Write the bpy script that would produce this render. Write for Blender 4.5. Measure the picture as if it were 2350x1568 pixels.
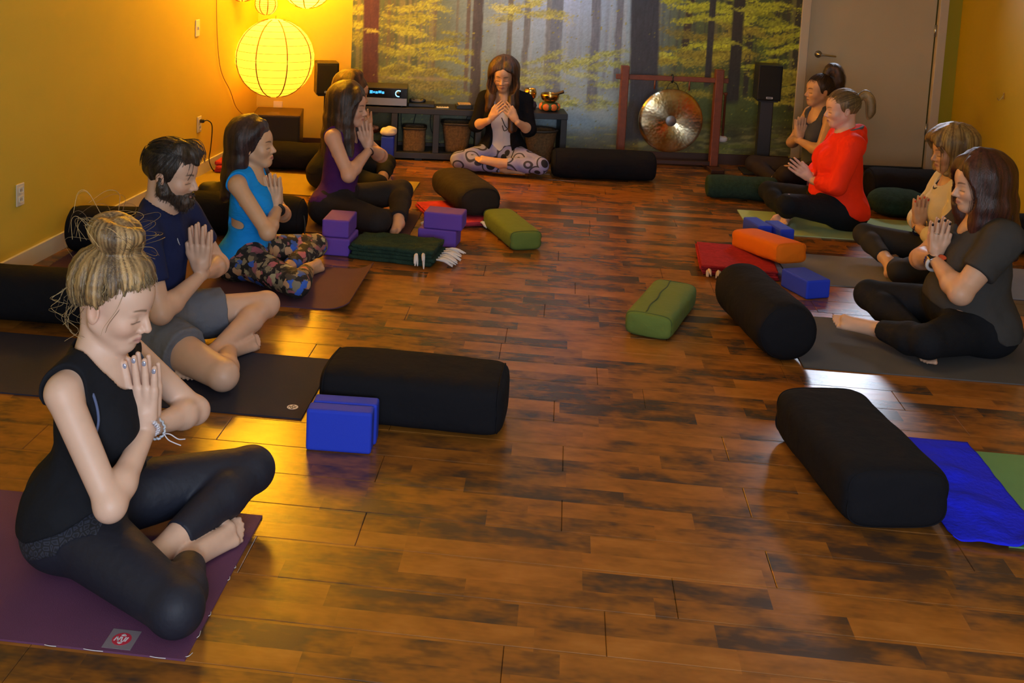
import bpy, bmesh, math, random
import numpy as np
from mathutils import Matrix, Vector

for o in list(bpy.data.objects):
    bpy.data.objects.remove(o)
SC = bpy.context.scene
COL = SC.collection
PI = math.pi
random.seed(7)
RNG = np.random.default_rng(11)

# ------------------------------------------------------------------ camera
CAMP = dict(f=2489.2254, cx=1046.187, cy=160.988, pitch=0.12150092, yaw=-0.09967892, roll=0.04323218, h=1.78736)


def make_camera():
    p, y, r = CAMP['pitch'], CAMP['yaw'], CAMP['roll']
    cy, sy, cp, sp = math.cos(y), math.sin(y), math.cos(p), math.sin(p)
    fw = Vector((sy * cp, cy * cp, -sp))
    rt = Vector((cy, -sy, 0))
    up = rt.cross(fw)
    cr, sr = math.cos(r), math.sin(r)
    rt2 = rt * cr + up * sr
    up2 = up * cr - rt * sr
    m = Matrix(((rt2.x, up2.x, -fw.x, 0), (rt2.y, up2.y, -fw.y, 0), (rt2.z, up2.z, -fw.z, CAMP['h']), (0, 0, 0, 1)))
    cam = bpy.data.cameras.new('camera')
    cam.sensor_width = 36.0
    cam.lens = 36.0 * CAMP['f'] / 2350.0
    cam.shift_x = (1175.0 - CAMP['cx']) / 2350.0
    cam.shift_y = (CAMP['cy'] - 784.0) / 2350.0
    cam.clip_start = 0.05
    o = bpy.data.objects.new('camera', cam)
    COL.objects.link(o)
    o.matrix_world = m
    SC.camera = o


make_camera()

# ------------------------------------------------------------------ world, lights, exposure
W = bpy.data.worlds.new('world')
SC.world = W
W.use_nodes = True
W.node_tree.nodes['Background'].inputs[0].default_value = (0.9, 0.8, 0.65, 1)
W.node_tree.nodes['Background'].inputs[1].default_value = 0.03
SC.view_settings.view_transform = 'Standard'
SC.view_settings.look = 'None'
SC.view_settings.exposure = 0.14
SC.view_settings.gamma = 1.0
SC.view_settings.use_curve_mapping = False
SC.cycles.max_bounces = 6
SC.cycles.use_denoising = True
SC.cycles.sample_clamp_indirect = 4.0

LANTERN_EMIT = 0.72
LANTERN_HIGH = 10.0
LANTERN_ASSUMED = 34.0
LANTERN_COL = (1.0, 0.55, 0.018)


def area_light(name, loc, target, sx, sy, power, col, spread=PI):
    l = bpy.data.lights.new(name, 'AREA')
    l.shape = 'RECTANGLE'
    l.size, l.size_y = sx, sy
    l.energy = power
    l.color = col
    o = bpy.data.objects.new(name, l)
    COL.objects.link(o)
    o.location = loc
    l.spread = spread
    o.rotation_euler = (Vector(target) - Vector(loc)).to_track_quat('-Z', 'Y').to_euler()
    return o


# added cool fill from behind the camera, set at an added window
area_light('camera_side_fill', (0.5, -1.12, 1.55), (0.2, 6.0, 0.9), 2.6, 1.3, 132, (0.72, 0.83, 1.0))
# soft warm overhead fill added over the middle of the room, no fixture
area_light('overhead_fill', (0.3, 4.2, 2.66), (0.3, 4.2, 0.0), 0.9, 0.9, 10, (1.0, 0.72, 0.40))
# bluish fill spot without a fixture, added to cool the middle of the mural
sl_ = bpy.data.lights.new('mural_fill', 'SPOT')
sl_.energy = 62
sl_.color = (0.42, 0.66, 1.0)
sl_.spot_size = 1.75
sl_.spot_blend = 1.0
sl_.shadow_soft_size = .06
so_ = bpy.data.objects.new('mural_fill', sl_)
COL.objects.link(so_)
so_.location = (0.0, 7.55, 2.60)
so_.rotation_euler = (Vector((.05, 8.95, 1.45)) - Vector(so_.location)).to_track_quat('-Z', 'Y').to_euler()
# assumed cool lamp at the door's assumed glazing, set for the floor reflection
area_light('assumed_door_light', (2.46, 9.16, 1.76), (1.1, 4.2, 0.0), 0.58, 0.55, 8.0, (0.72, 0.82, 1.0), 1.75)


# ------------------------------------------------------------------ helpers: objects and materials
def link(o, parent=None):
    COL.objects.link(o)
    if parent is not None:
        o.parent = parent
    return o


def empty(name, loc, rz=0.0, label=None, cat=None, group=None):
    o = bpy.data.objects.new(name, None)
    o.empty_display_size = 0.1
    COL.objects.link(o)
    o.location = loc
    o.rotation_euler = (0, 0, rz)
    tag(o, label, cat, group)
    return o


def tag(o, label=None, cat=None, group=None, kind=None):
    if label:
        o['label'] = label
    if cat:
        o['category'] = cat
    if group:
        o['group'] = group
    if kind:
        o['kind'] = kind
    return o


def mesh_obj(name, verts, faces, mat, parent=None, smooth=True, cols=None):
    me = bpy.data.meshes.new(name)
    v = np.asarray(verts, dtype=np.float32)
    if isinstance(faces, np.ndarray) and faces.ndim == 2:
        n, k = faces.shape
        me.vertices.add(len(v))
        me.vertices.foreach_set('co', v.ravel())
        me.loops.add(n * k)
        me.loops.foreach_set('vertex_index', faces.astype(np.int32).ravel())
        me.polygons.add(n)
        me.polygons.foreach_set('loop_start', np.arange(0, n * k, k, dtype=np.int32))
        me.polygons.foreach_set('loop_total', np.full(n, k, dtype=np.int32))
        me.update(calc_edges=True)
        me.validate()
    else:
        me.from_pydata([tuple(x) for x in v.tolist()], [], faces)
        me.update()
    if smooth:
        me.polygons.foreach_set('use_smooth', np.ones(len(me.polygons), dtype=bool))
    if cols is not None:
        a = me.color_attributes.new('col', 'FLOAT_COLOR', 'POINT')
        c = np.ones((len(v), 4), dtype=np.float32)
        c[:, :3] = cols
        a.data.foreach_set('color', c.ravel())
    me.materials.append(mat)
    return link(bpy.data.objects.new(name, me), parent)


def bm_obj(name, bm, mat, parent=None, smooth=False, loc=None):
    me = bpy.data.meshes.new(name)
    bmesh.ops.recalc_face_normals(bm, faces=bm.faces)
    bm.to_mesh(me)
    bm.free()
    if smooth:
        me.polygons.foreach_set('use_smooth', np.ones(len(me.polygons), dtype=bool))
    me.materials.append(mat)
    o = link(bpy.data.objects.new(name, me), parent)
    if loc is not None:
        o.location = loc
    return o


MATS = {}


def mat(name, col, rough=0.7, metal=0.0, var=0.0, vscale=30.0, bump=0.0, bscale=200.0, attr=False, spec=0.5,
        emit=None, estr=0.0, bstretch=None, coat=0.0):
    if name in MATS:
        return MATS[name]
    m = bpy.data.materials.new(name)
    m.use_nodes = True
    nt = m.node_tree
    b = nt.nodes['Principled BSDF']
    b.inputs['Roughness'].default_value = rough
    b.inputs['Metallic'].default_value = metal
    b.inputs['Specular IOR Level'].default_value = spec
    b.inputs['Coat Weight'].default_value = coat
    b.inputs['Base Color'].default_value = (*col, 1)
    tc = nt.nodes.new('ShaderNodeTexCoord')
    src = None
    if attr:
        a = nt.nodes.new('ShaderNodeAttribute')
        a.attribute_name = 'col'
        src = a.outputs['Color']
    if var > 0:
        n = nt.nodes.new('ShaderNodeTexNoise')
        n.inputs['Scale'].default_value = vscale
        n.inputs['Detail'].default_value = 4
        nt.links.new(tc.outputs['Object'], n.inputs['Vector'])
        mr = nt.nodes.new('ShaderNodeMapRange')
        mr.inputs[1].default_value = 0.25
        mr.inputs[2].default_value = 0.75
        mr.inputs[3].default_value = 1 - var
        mr.inputs[4].default_value = 1 + var
        nt.links.new(n.outputs['Fac'], mr.inputs[0])
        mx = nt.nodes.new('ShaderNodeMix')
        mx.data_type = 'RGBA'
        mx.blend_type = 'MULTIPLY'
        mx.inputs[0].default_value = 1
        if src:
            nt.links.new(src, mx.inputs[6])
        else:
            mx.inputs[6].default_value = (*col, 1)
        nt.links.new(mr.outputs[0], mx.inputs[7])
        src = mx.outputs[2]
    if src:
        nt.links.new(src, b.inputs['Base Color'])
    if bump > 0:
        n2 = nt.nodes.new('ShaderNodeTexNoise')
        n2.inputs['Scale'].default_value = bscale
        n2.inputs['Detail'].default_value = 3
        vec = tc.outputs['Object']
        if bstretch:
            mp = nt.nodes.new('ShaderNodeMapping')
            mp.inputs['Scale'].default_value = bstretch
            nt.links.new(vec, mp.inputs[0])
            vec = mp.outputs[0]
        nt.links.new(vec, n2.inputs['Vector'])
        bp = nt.nodes.new('ShaderNodeBump')
        bp.inputs['Strength'].default_value = bump
        bp.inputs['Distance'].default_value = 0.022
        nt.links.new(n2.outputs['Fac'], bp.inputs['Height'])
        nt.links.new(bp.outputs[0], b.inputs['Normal'])
    if emit:
        b.inputs['Emission Color'].default_value = (*emit, 1)
        b.inputs['Emission Strength'].default_value = estr
    MATS[name] = m
    return m


def ramp_nodes(nt, fac, stops, interp='LINEAR'):
    r = nt.nodes.new('ShaderNodeValToRGB')
    r.color_ramp.interpolation = interp
    e = r.color_ramp.elements
    e[0].position, e[0].color = stops[0][0], (*stops[0][1], 1)
    e[1].position, e[1].color = stops[-1][0], (*stops[-1][1], 1)
    for p, c in stops[1:-1]:
        q = e.new(p)
        q.color = (*c, 1)
    nt.links.new(fac, r.inputs[0])
    return r.outputs[0]


# bmesh shape helpers -------------------------------------------------
def add_box(bm, x0, x1, y0, y1, z0, z1, bevel=0.0, segs=2, M=None):
    r = bmesh.ops.create_cube(bm, size=1.0)
    vs = r['verts']
    for v in vs:
        v.co = Vector((x0 + (v.co.x + .5) * (x1 - x0), y0 + (v.co.y + .5) * (y1 - y0), z0 + (v.co.z + .5) * (z1 - z0)))
    allv = set(vs)
    if bevel > 0:
        es = {e for v in vs for e in v.link_edges}
        rb = bmesh.ops.bevel(bm, geom=list(es), offset=bevel, segments=segs, affect='EDGES', profile=0.5)
        allv = {v for v in allv if v.is_valid} | {v for v in rb['verts'] if v.is_valid}
    if M is not None:
        bmesh.ops.transform(bm, matrix=M, verts=list(allv))
    return bm


def box_bm(*a, **k):
    return add_box(bmesh.new(), *a, **k)


def add_lathe(bm, prof, seg=32, M=None, cap=True):
    rings = []
    for r, z in prof:
        if r < 1e-6:
            rings.append([bm.verts.new((0, 0, z))])
        else:
            rings.append([bm.verts.new((r * math.cos(2 * PI * i / seg), r * math.sin(2 * PI * i / seg), z)) for i in range(seg)])
    for a, b in zip(rings[:-1], rings[1:]):
        for i in range(seg):
            j = (i + 1) % seg
            if len(a) == 1 and len(b) == 1:
                continue
            if len(a) == 1:
                bm.faces.new((a[0], b[i], b[j]))
            elif len(b) == 1:
                bm.faces.new((a[i], a[j], b[0]))
            else:
                bm.faces.new((a[i], a[j], b[j], b[i]))
    if cap:
        for rr in (rings[0], rings[-1]):
            if len(rr) > 1:
                bm.faces.new(rr)
    if M is not None:
        bmesh.ops.transform(bm, matrix=M, verts=[v for r in rings for v in r])
    return bm


def lathe_bm(prof, seg=32, M=None, cap=True):
    return add_lathe(bmesh.new(), prof, seg, M, cap)


def catmull(pts, n):
    P = np.asarray(pts, float)
    if len(P) == 2:
        t = np.linspace(0, 1, n)[:, None]
        return P[0] * (1 - t) + P[1] * t
    Q = np.vstack([2 * P[0] - P[1], P, 2 * P[-1] - P[-2]])
    u = np.linspace(0, len(P) - 1 - 1e-9, n)
    i = u.astype(int)
    t = (u - i)[:, None]
    a, b, c, d = Q[i], Q[i + 1], Q[i + 2], Q[i + 3]
    return .5 * ((2 * b) + (-a + c) * t + (2 * a - 5 * b + 4 * c - d) * t ** 2 + (-a + 3 * b - 3 * c + d) * t ** 3)


def tube_arrays(path, rad, sides=6, closed=False):
    """verts, quads of one tube along path (numpy)"""
    P = np.asarray(path, float)
    n = len(P)
    T = np.gradient(P, axis=0)
    if closed:
        T = np.roll(P, -1, 0) - np.roll(P, 1, 0)
    T /= np.linalg.norm(T, axis=1)[:, None] + 1e-12
    ref = np.array([0, 0, 1.0]) if abs(T[:, 2]).mean() < .8 else np.array([1.0, 0, 0])
    N = np.cross(T, ref)
    N /= np.linalg.norm(N, axis=1)[:, None] + 1e-12
    B = np.cross(T, N)
    a = np.arange(sides) * 2 * PI / sides
    r = np.broadcast_to(np.asarray(rad, float), (n,))
    V = P[:, None, :] + r[:, None, None] * (np.cos(a)[None, :, None] * N[:, None, :] + np.sin(a)[None, :, None] * B[:, None, :])
    idx = np.arange(n * sides).reshape(n, sides)
    nx = np.roll(idx, -1, axis=1)
    if closed:
        A, Bq = idx, np.roll(idx, -1, axis=0)
        An, Bn = nx, np.roll(nx, -1, axis=0)
    else:
        A, Bq, An, Bn = idx[:-1], idx[1:], nx[:-1], nx[1:]
    F = np.stack([A, An, Bn, Bq], -1).reshape(-1, 4)
    return V.reshape(-1, 3), F


def tube_obj(name, path, rad, m, parent=None, sides=8, n=40, closed=False, raw=False):
    p = np.asarray(path, float) if raw else catmull(path, n)
    v, f = tube_arrays(p, rad, sides, closed)
    return mesh_obj(name, v, f, m, parent)


def join_arrays(parts):
    vs, fs, off = [], [], 0
    for v, f in parts:
        vs.append(v)
        fs.append(np.asarray(f) + off)
        off += len(v)
    return np.vstack(vs), np.vstack(fs)


# value noise on points -------------------------------------------------
def _h(i, j, k, s):
    n = (i * 374761393 + j * 668265263 + k * 2147483647 + s * 974711) & 0xffffffff
    n = ((n ^ (n >> 13)) * 1274126177) & 0xffffffff
    return ((n ^ (n >> 16)) & 0xffff) / 65535.0


def vnoise(x, y, z=None, seed=0):
    x = np.asarray(x, float)
    y = np.asarray(y, float)
    z = np.zeros_like(x) if z is None else np.asarray(z, float)
    i, j, k = [np.floor(q).astype(np.int64) for q in (x, y, z)]
    u, v, w = x - i, y - j, z - k
    u, v, w = [q * q * (3 - 2 * q) for q in (u, v, w)]
    r = 0
    for di in (0, 1):
        for dj in (0, 1):
            for dk in (0, 1):
                r = r + _h(i + di, j + dj, k + dk, seed) * (u if di else 1 - u) * (v if dj else 1 - v) * (w if dk else 1 - w)
    return r


def fbm(x, y, z=None, seed=0, oct=3):
    s, a, t = 0, 1, 0
    for o in range(oct):
        s = s + a * vnoise(x * 2 ** o, y * 2 ** o, None if z is None else z * 2 ** o, seed + o)
        t += a
        a *= .5
    return s / t


def smooth01(a, b, x):
    t = np.clip((x - a) / (b - a), 0, 1)
    return t * t * (3 - 2 * t)

# ------------------------------------------------------------------ implicit surface engine (for bodies, clothes, hair, cushions)
BIG = 0.2


def V3(*a):
    return np.array(a if len(a) == 3 else a[0], dtype=float)


def rc(a, b, ra, rb=None):
    return ('c', V3(a), V3(b), ra, ra if rb is None else rb)


def el(c, r, M=None):
    return ('e', V3(c), V3(r), np.eye(3) if M is None else np.asarray(M, float))


def sp(c, r):
    return ('c', V3(c), V3(c) + 1e-6, r, r)


def axis(lo, hi, h, fine=None, hf=None):
    if fine is None:
        return np.arange(lo, hi + h, h)
    a, b = fine
    parts = []
    if lo < a:
        n = max(1, int(round((a - lo) / h)))
        parts.append(np.linspace(lo, a, n + 1)[:-1])
    n = max(1, int(round((b - a) / hf)))
    parts.append(np.linspace(a, b, n + 1)[:-1])
    n = max(1, int(round((max(hi, b + h) - b) / h)))
    parts.append(np.linspace(b, max(hi, b + h), n + 1))
    return np.concatenate(parts)


class Grid:
    def __init__(s, xs, ys, zs):
        s.x, s.y, s.z = [q.astype(np.float32) for q in (xs, ys, zs)]
        s.f = np.full((len(xs), len(ys), len(zs)), BIG, dtype=np.float32)

    def sl(s, lo, hi):
        r = []
        for q, a, b in zip((s.x, s.y, s.z), lo, hi):
            i, j = np.searchsorted(q, a), np.searchsorted(q, b)
            if i >= j:
                return None
            r.append(slice(int(i), int(j)))
        return tuple(r)

    def dist(s, p, mg):
        if p[0] == 'c':
            _, a, b, ra, rb = p
            rm = max(ra, rb) + mg
            lo, hi = np.minimum(a, b) - rm, np.maximum(a, b) + rm
        else:
            _, c, r, M = p
            ex = np.sqrt(((M * r[None, :]) ** 2).sum(1)) + mg
            lo, hi = c - ex, c + ex
        q = s.sl(lo, hi)
        if q is None:
            return None
        X = s.x[q[0]][:, None, None]
        Y = s.y[q[1]][None, :, None]
        Z = s.z[q[2]][None, None, :]
        if p[0] == 'c':
            d = (b - a).astype(np.float32)
            L = float(d @ d)
            px, py, pz = X - np.float32(a[0]), Y - np.float32(a[1]), Z - np.float32(a[2])
            t = np.clip((px * d[0] + py * d[1] + pz * d[2]) / np.float32(max(L, 1e-12)), 0, 1)
            D = np.sqrt((px - t * d[0]) ** 2 + (py - t * d[1]) ** 2 + (pz - t * d[2]) ** 2) - (np.float32(ra) + t * np.float32(rb - ra))
        else:
            px, py, pz = X - np.float32(c[0]), Y - np.float32(c[1]), Z - np.float32(c[2])
            Mt = M.T.astype(np.float32)
            u = [Mt[i, 0] * px + Mt[i, 1] * py + Mt[i, 2] * pz for i in range(3)]
            k0 = np.sqrt(sum((u[i] / np.float32(r[i])) ** 2 for i in range(3)))
            k1 = np.sqrt(sum((u[i] / np.float32(r[i] ** 2)) ** 2 for i in range(3))) + 1e-6
            D = k0 * (k0 - 1) / k1
        return q, D.astype(np.float32)

    def group(s, prims, k, off=0.0):
        g = Grid.__new__(Grid)
        g.x, g.y, g.z = s.x, s.y, s.z
        g.f = np.full(s.f.shape, BIG, dtype=np.float32)
        for p in prims:
            r = s.dist(p, k + off + .03)
            if r is None:
                continue
            q, D = r
            g.f[q] = smin(g.f[q], D - off, k)
        return g

    def add(s, prims, k, kk=0.0, off=0.0):
        """union of prims (blend k) merged into the field (blend kk)"""
        if kk == k:
            for p in prims:
                r = s.dist(p, k + off + .03)
                if r:
                    s.f[r[0]] = smin(s.f[r[0]], r[1] - off, k)
        else:
            s.f = smin(s.f, s.group(prims, k, off).f, kk)
        return s

    def cut(s, prim, k=0.004, grow=0.0):
        r = s.dist(prim, k + grow + .03)
        if r:
            q, D = r
            s.f[q] = -smin(-s.f[q], D - grow, k)
        return s

    def keep(s, n, d, k=0.004, mask=None):
        """keep the side n.p < d"""
        n = V3(n)
        n = n / np.linalg.norm(n)
        D = (np.float32(n[0]) * s.x[:, None, None] + np.float32(n[1]) * s.y[None, :, None] + np.float32(n[2]) * s.z[None, None, :]) - np.float32(d)
        if mask is not None:
            D = np.where(mask, D, -BIG)
        s.f = -smin(-s.f, -D, k)
        return s

    def warp(s, amp, fx, fy, fz, seed=0):
        X, Y, Z = np.meshgrid(s.x, s.y, s.z, indexing='ij')
        m = np.abs(s.f) < .03
        n = fbm(X[m] * fx, Y[m] * fy, Z[m] * fz, seed, 2) - .5
        s.f[m] += (amp * 2 * n).astype(np.float32)
        return s

    def mesh(s):
        return surface_nets(s.f, s.x, s.y, s.z)


def smin(a, b, k):
    if k <= 0:
        return np.minimum(a, b)
    h = np.maximum(k - np.abs(a - b), 0) / k
    return (np.minimum(a, b) - h * h * (k * .25)).astype(np.float32)


def surface_nets(F, xs, ys, zs):
    ins = F < 0
    nx, ny, nz = F.shape
    cnt = np.zeros((nx - 1, ny - 1, nz - 1), dtype=np.int8)
    for i in (0, 1):
        for j in (0, 1):
            for k in (0, 1):
                cnt += ins[i:nx - 1 + i, j:ny - 1 + j, k:nz - 1 + k]
    act = (cnt > 0) & (cnt < 8)
    ci, cj, ck = np.nonzero(act)
    vid = np.full(act.shape, -1, dtype=np.int32)
    vid[ci, cj, ck] = np.arange(len(ci))
    corner = [(i, j, k) for i in (0, 1) for j in (0, 1) for k in (0, 1)]
    val = {c: F[ci + c[0], cj + c[1], ck + c[2]] for c in corner}
    acc = np.zeros((len(ci), 3))
    n = np.zeros(len(ci))
    for c in corner:
        for ax in range(3):
            if c[ax] == 0:
                d = list(c)
                d[ax] = 1
                a, b = val[c], val[tuple(d)]
                m = (a < 0) != (b < 0)
                t = np.where(m, a / np.where(m, a - b, 1), 0)
                p = np.zeros((len(ci), 3))
                for q in range(3):
                    p[:, q] = t if q == ax else c[q]
                acc += np.where(m[:, None], p, 0)
                n += m
    acc /= np.maximum(n, 1)[:, None]
    co = np.empty((len(ci), 3))
    for q, (idx, arr) in enumerate(((ci, xs), (cj, ys), (ck, zs))):
        co[:, q] = arr[idx] * (1 - acc[:, q]) + arr[idx + 1] * acc[:, q]
    faces = []
    for ax in range(3):
        sh = [slice(1, -1)] * 3
        sh[ax] = slice(0, -1)
        sh2 = list(sh)
        sh2[ax] = slice(1, None)
        a, b = ins[tuple(sh)], ins[tuple(sh2)]
        off = [1, 1, 1]
        off[ax] = 0
        for flip, m in ((False, a & ~b), (True, ~a & b)):
            e = np.nonzero(m)
            I = [e[q] + off[q] for q in range(3)]
            u, v = (ax + 1) % 3, (ax + 2) % 3
            quad = []
            for du, dv in ((-1, -1), (0, -1), (0, 0), (-1, 0)):
                J = [I[0].copy(), I[1].copy(), I[2].copy()]
                J[u] = J[u] + du
                J[v] = J[v] + dv
                quad.append(vid[J[0], J[1], J[2]])
            q = np.stack(quad, -1)
            if flip:
                q = q[:, ::-1]
            faces.append(q)
    F4 = np.vstack(faces)
    F4 = F4[(F4 >= 0).all(1)]
    return co, F4


def relax(v, f, it=1, lam=.5):
    for _ in range(it):
        acc = np.zeros_like(v)
        n = np.zeros(len(v))
        for a in range(4):
            i, j = f[:, a], f[:, (a + 1) % 4]
            for q in range(3):
                acc[:, q] += np.bincount(i, v[j, q], len(v)) + np.bincount(j, v[i, q], len(v))
            n += np.bincount(i, minlength=len(v)) + np.bincount(j, minlength=len(v))
        v = v * (1 - lam) + lam * acc / np.maximum(n, 1)[:, None]
    return v


def rotm(pitch=0, yaw=0, roll=0):
    """pitch>0 looks down, yaw>0 turns to the left; frame x fwd, y left, z up"""
    p, y, r = [math.radians(q) for q in (pitch, yaw, roll)]
    Ry = np.array([[math.cos(p), 0, math.sin(p)], [0, 1, 0], [-math.sin(p), 0, math.cos(p)]])
    Rz = np.array([[math.cos(y), -math.sin(y), 0], [math.sin(y), math.cos(y), 0], [0, 0, 1]])
    Rx = np.array([[1, 0, 0], [0, math.cos(r), -math.sin(r)], [0, math.sin(r), math.cos(r)]])
    return Rz @ Ry @ Rx


def unit(v):
    v = V3(v)
    return v / np.linalg.norm(v)

# ------------------------------------------------------------------ people
def bounds(prims, mg):
    lo, hi = np.full(3, 1e9), np.full(3, -1e9)
    for p in prims:
        if p[0] == 'c':
            r = max(p[3], p[4])
            lo = np.minimum(lo, np.minimum(p[1], p[2]) - r)
            hi = np.maximum(hi, np.maximum(p[1], p[2]) + r)
        else:
            ex = np.sqrt(((p[3] * p[2][None, :]) ** 2).sum(1))
            lo = np.minimum(lo, p[1] - ex)
            hi = np.maximum(hi, p[1] + ex)
    return lo - mg, hi + mg


def auto_grid(prims, h, mg=.03, zmin=None):
    lo, hi = bounds(prims, mg)
    if zmin is not None:
        lo[2] = max(lo[2], zmin)
    return Grid(*[axis(lo[q], hi[q], h) for q in range(3)])


def torso_prims(c):
    pel, ch, nb = c['pel'], c['chest'], c['neck']
    g, b = c['g'], c['bust']
    mid = pel * .45 + ch * .55
    mid[2] = pel[2] + (ch[2] - pel[2]) * .5
    P = [el(pel + (0, 0, .015), V3(.115, .155, .115) * g),
         el(mid + (.0, 0, 0), V3(.092, .122, .135) * g),
         el(ch, V3(.098, .135, .150) * (g * .5 + .5))]
    if c.get('belly', 0):
        P.append(el(mid + (.03 + .03 * c['belly'], 0, -.06), V3(.10, .135, .10) * (g + .12 * c['belly'])))
    for s, k in ((-1, 'shR'), (1, 'shL')):
        P.append(sp(pel + V3(-.045, .082 * s, -.010) * V3(1, g, 1), .098 * (g * .5 + .5)))
        if b > 0:
            P.append(sp(ch + (.058 + .03 * (g - 1), .066 * s * g, -.015), .060 * b))
        sh = c[k]
        P.append(rc(nb + (-.005, .03 * s, -.045), sh + (0, -.012 * s, -.006), .052, .044 * c['ga']))
        P.append(rc(nb + (-.025, .02 * s, .015), sh + (-.012, -.03 * s, .012), .036, .026))
    return P


def leg_prims(c, s, off=0.0):
    k = 'R' if s < 0 else 'L'
    hip = c['pel'] + V3(.015, .085 * s * c['g'], -.005)
    kn, an = c['kn' + k], c['an' + k]
    g = c['gl']
    ca = kn * .68 + an * .32
    ca[2] -= .004
    return [rc(hip, kn, .088 * g, .058 * (g * .5 + .5)), sp(kn, .058 * (g * .5 + .5)), rc(kn, ca, .050 * g, .052 * g), rc(ca, an, .052 * g, .033)]


def arm_prims(c, s):
    k = 'R' if s < 0 else 'L'
    sh, e, w = c['sh' + k], c['el' + k], c['wr' + k]
    g = c['ga']
    q = e * .72 + w * .28
    return [rc(sh, e, .047 * g, .037 * (g * .6 + .4)), sp(e, .036 * (g * .6 + .4)), rc(e, q, .037 * (g * .6 + .4), .040 * (g * .6 + .4)), rc(q, w, .040 * (g * .6 + .4), .0255)]


def hand_prims(W, d, out, s, h, fan=1.0, curl=0.0, gap=.012, thumb=(.80, .36)):
    """W wrist on the contact plane, d finger direction, out = towards the back of this hand, s = thumb side"""
    W, d, out, s = V3(W) + V3(out) * gap * h, unit(d), unit(out), unit(s)
    palm, fing, tips = [rc(W - d * .015, W + d * .03 * h, .023 * h, .022 * h)], [], []
    offs = (.031, .0105, -.0105, -.030)
    lens = (.070, .079, .073, .057)
    fans = (.07, .015, -.045, -.115)
    for o, L, fa in zip(offs, lens, fans):
        kb = W + d * (.090 - abs(o - .005) * .18) * h + s * o * h
        palm.append(rc(W + d * .018 * h + s * o * .62 * h, kb, .0125 * h, .0105 * h))
        fd = unit(d + s * fa * fan)
        m = kb + fd * L * .50 * h - out * curl * .015
        t = m + unit(fd - out * curl * .8) * L * .50 * h
        fing += [rc(kb - fd * .012, m, .0096 * h, .0086 * h), rc(m, t, .0086 * h, .0064 * h)]
        tips.append((t + out * .0045 * h - fd * .004, fd, out))
    t0 = W + d * .028 * h + s * .024 * h
    t1 = t0 + unit(d * thumb[0] + s * thumb[1]) * .042 * h
    t2 = t1 + unit(d * .95 + s * thumb[1] * .45) * .034 * h
    palm.append(rc(W + d * .012 * h + s * .014 * h, t1, .0165 * h, .0115 * h))
    fing.append(rc(t0 * .3 + t1 * .7, t1, .0115 * h, .0112 * h))
    fing.append(rc(t1, t2, .0112 * h, .0085 * h))
    tips.append((t2 + out * .004, unit(t2 - t1), out))
    return palm, fing, tips


def foot_prims(an, toe, up, big):
    ax = unit(toe - an)
    L = np.linalg.norm(toe - an)
    up = V3(up) - ax * (V3(up) @ ax)
    up = unit(up)
    lat = np.cross(up, ax) * big
    ball = an + ax * L * .70
    P = [sp(an - ax * .020 - up * .012, .031), rc(an, ball + up * .003 + lat * .012, .034, .020), rc(an - up * .014, ball - up * .006 - lat * .022, .028, .016),
         sp(ball + lat * .024 - up * .004, .019)]
    T = []
    for o, r, tl in ((.027, .0118, .30), (.0095, .0088, .30), (-.0045, .0084, .26), (-.0175, .008, .21), (-.0295, .0075, .15)):
        b = ball + lat * o - up * .006 - ax * .01
        T.append(rc(b, b + ax * (L * tl + .004) - up * .006, r, r * .9))
    return P, T


def head_prims(hp, R, hs):
    H = lambda x, y, z: hp + hs * (R @ V3(x, y, z))
    c = lambda a, b, ra, rb=None: rc(H(*a), H(*b), ra * hs, (ra if rb is None else rb) * hs)
    e = lambda a, r, M=np.eye(3): el(H(*a), V3(r) * hs, R @ M)
    s_ = lambda a, r: sp(H(*a), r * hs)
    base = [e((-.012, 0, .036), (.097, .076, .088)), e((.032, 0, -.012), (.058, .060, .074)), e((.036, 0, .040), (.056, .062, .058)),
            c((.045, 0, -.05), (.062, 0, -.087), .042, .023)]
    feat, ears = [], []
    for s in (-1, 1):
        base.append(c((-.004, .050 * s, -.042), (.056, .016 * s, -.088), .022, .020))
        base.append(e((.055, .038 * s, -.026), (.026, .023, .022)))
        feat += [c((.083, .012 * s, .014), (.069, .044 * s, .015), .0075, .007), s_((.096, .0105 * s, -.036), .0082),
                 c((.0905, 0, -.0575), (.081, .020 * s, -.0625), .0062, .004), c((.0895, 0, -.0685), (.081, .018 * s, -.066), .0070, .004)]
        ears.append(e((-.010, .0775 * s, -.006), (.019, .0085, .031), rotm(-14, 14 * s)))
    feat.append(c((.084, 0, .010), (.107, 0, -.030), .0075, .0105))
    sockets = [s_((.099, .034 * s, -.003), .0155) for s in (-1, 1)]
    lids = [e((.0715, .0315 * s, -.004), (.0145, .0165, .0125)) for s in (-1, 1)]
    conch = [e((-.005, .087 * s, -.002), (.010, .006, .019), rotm(-14)) for s in (-1, 1)]
    return base, feat, sockets, lids, ears, conch, H


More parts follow.
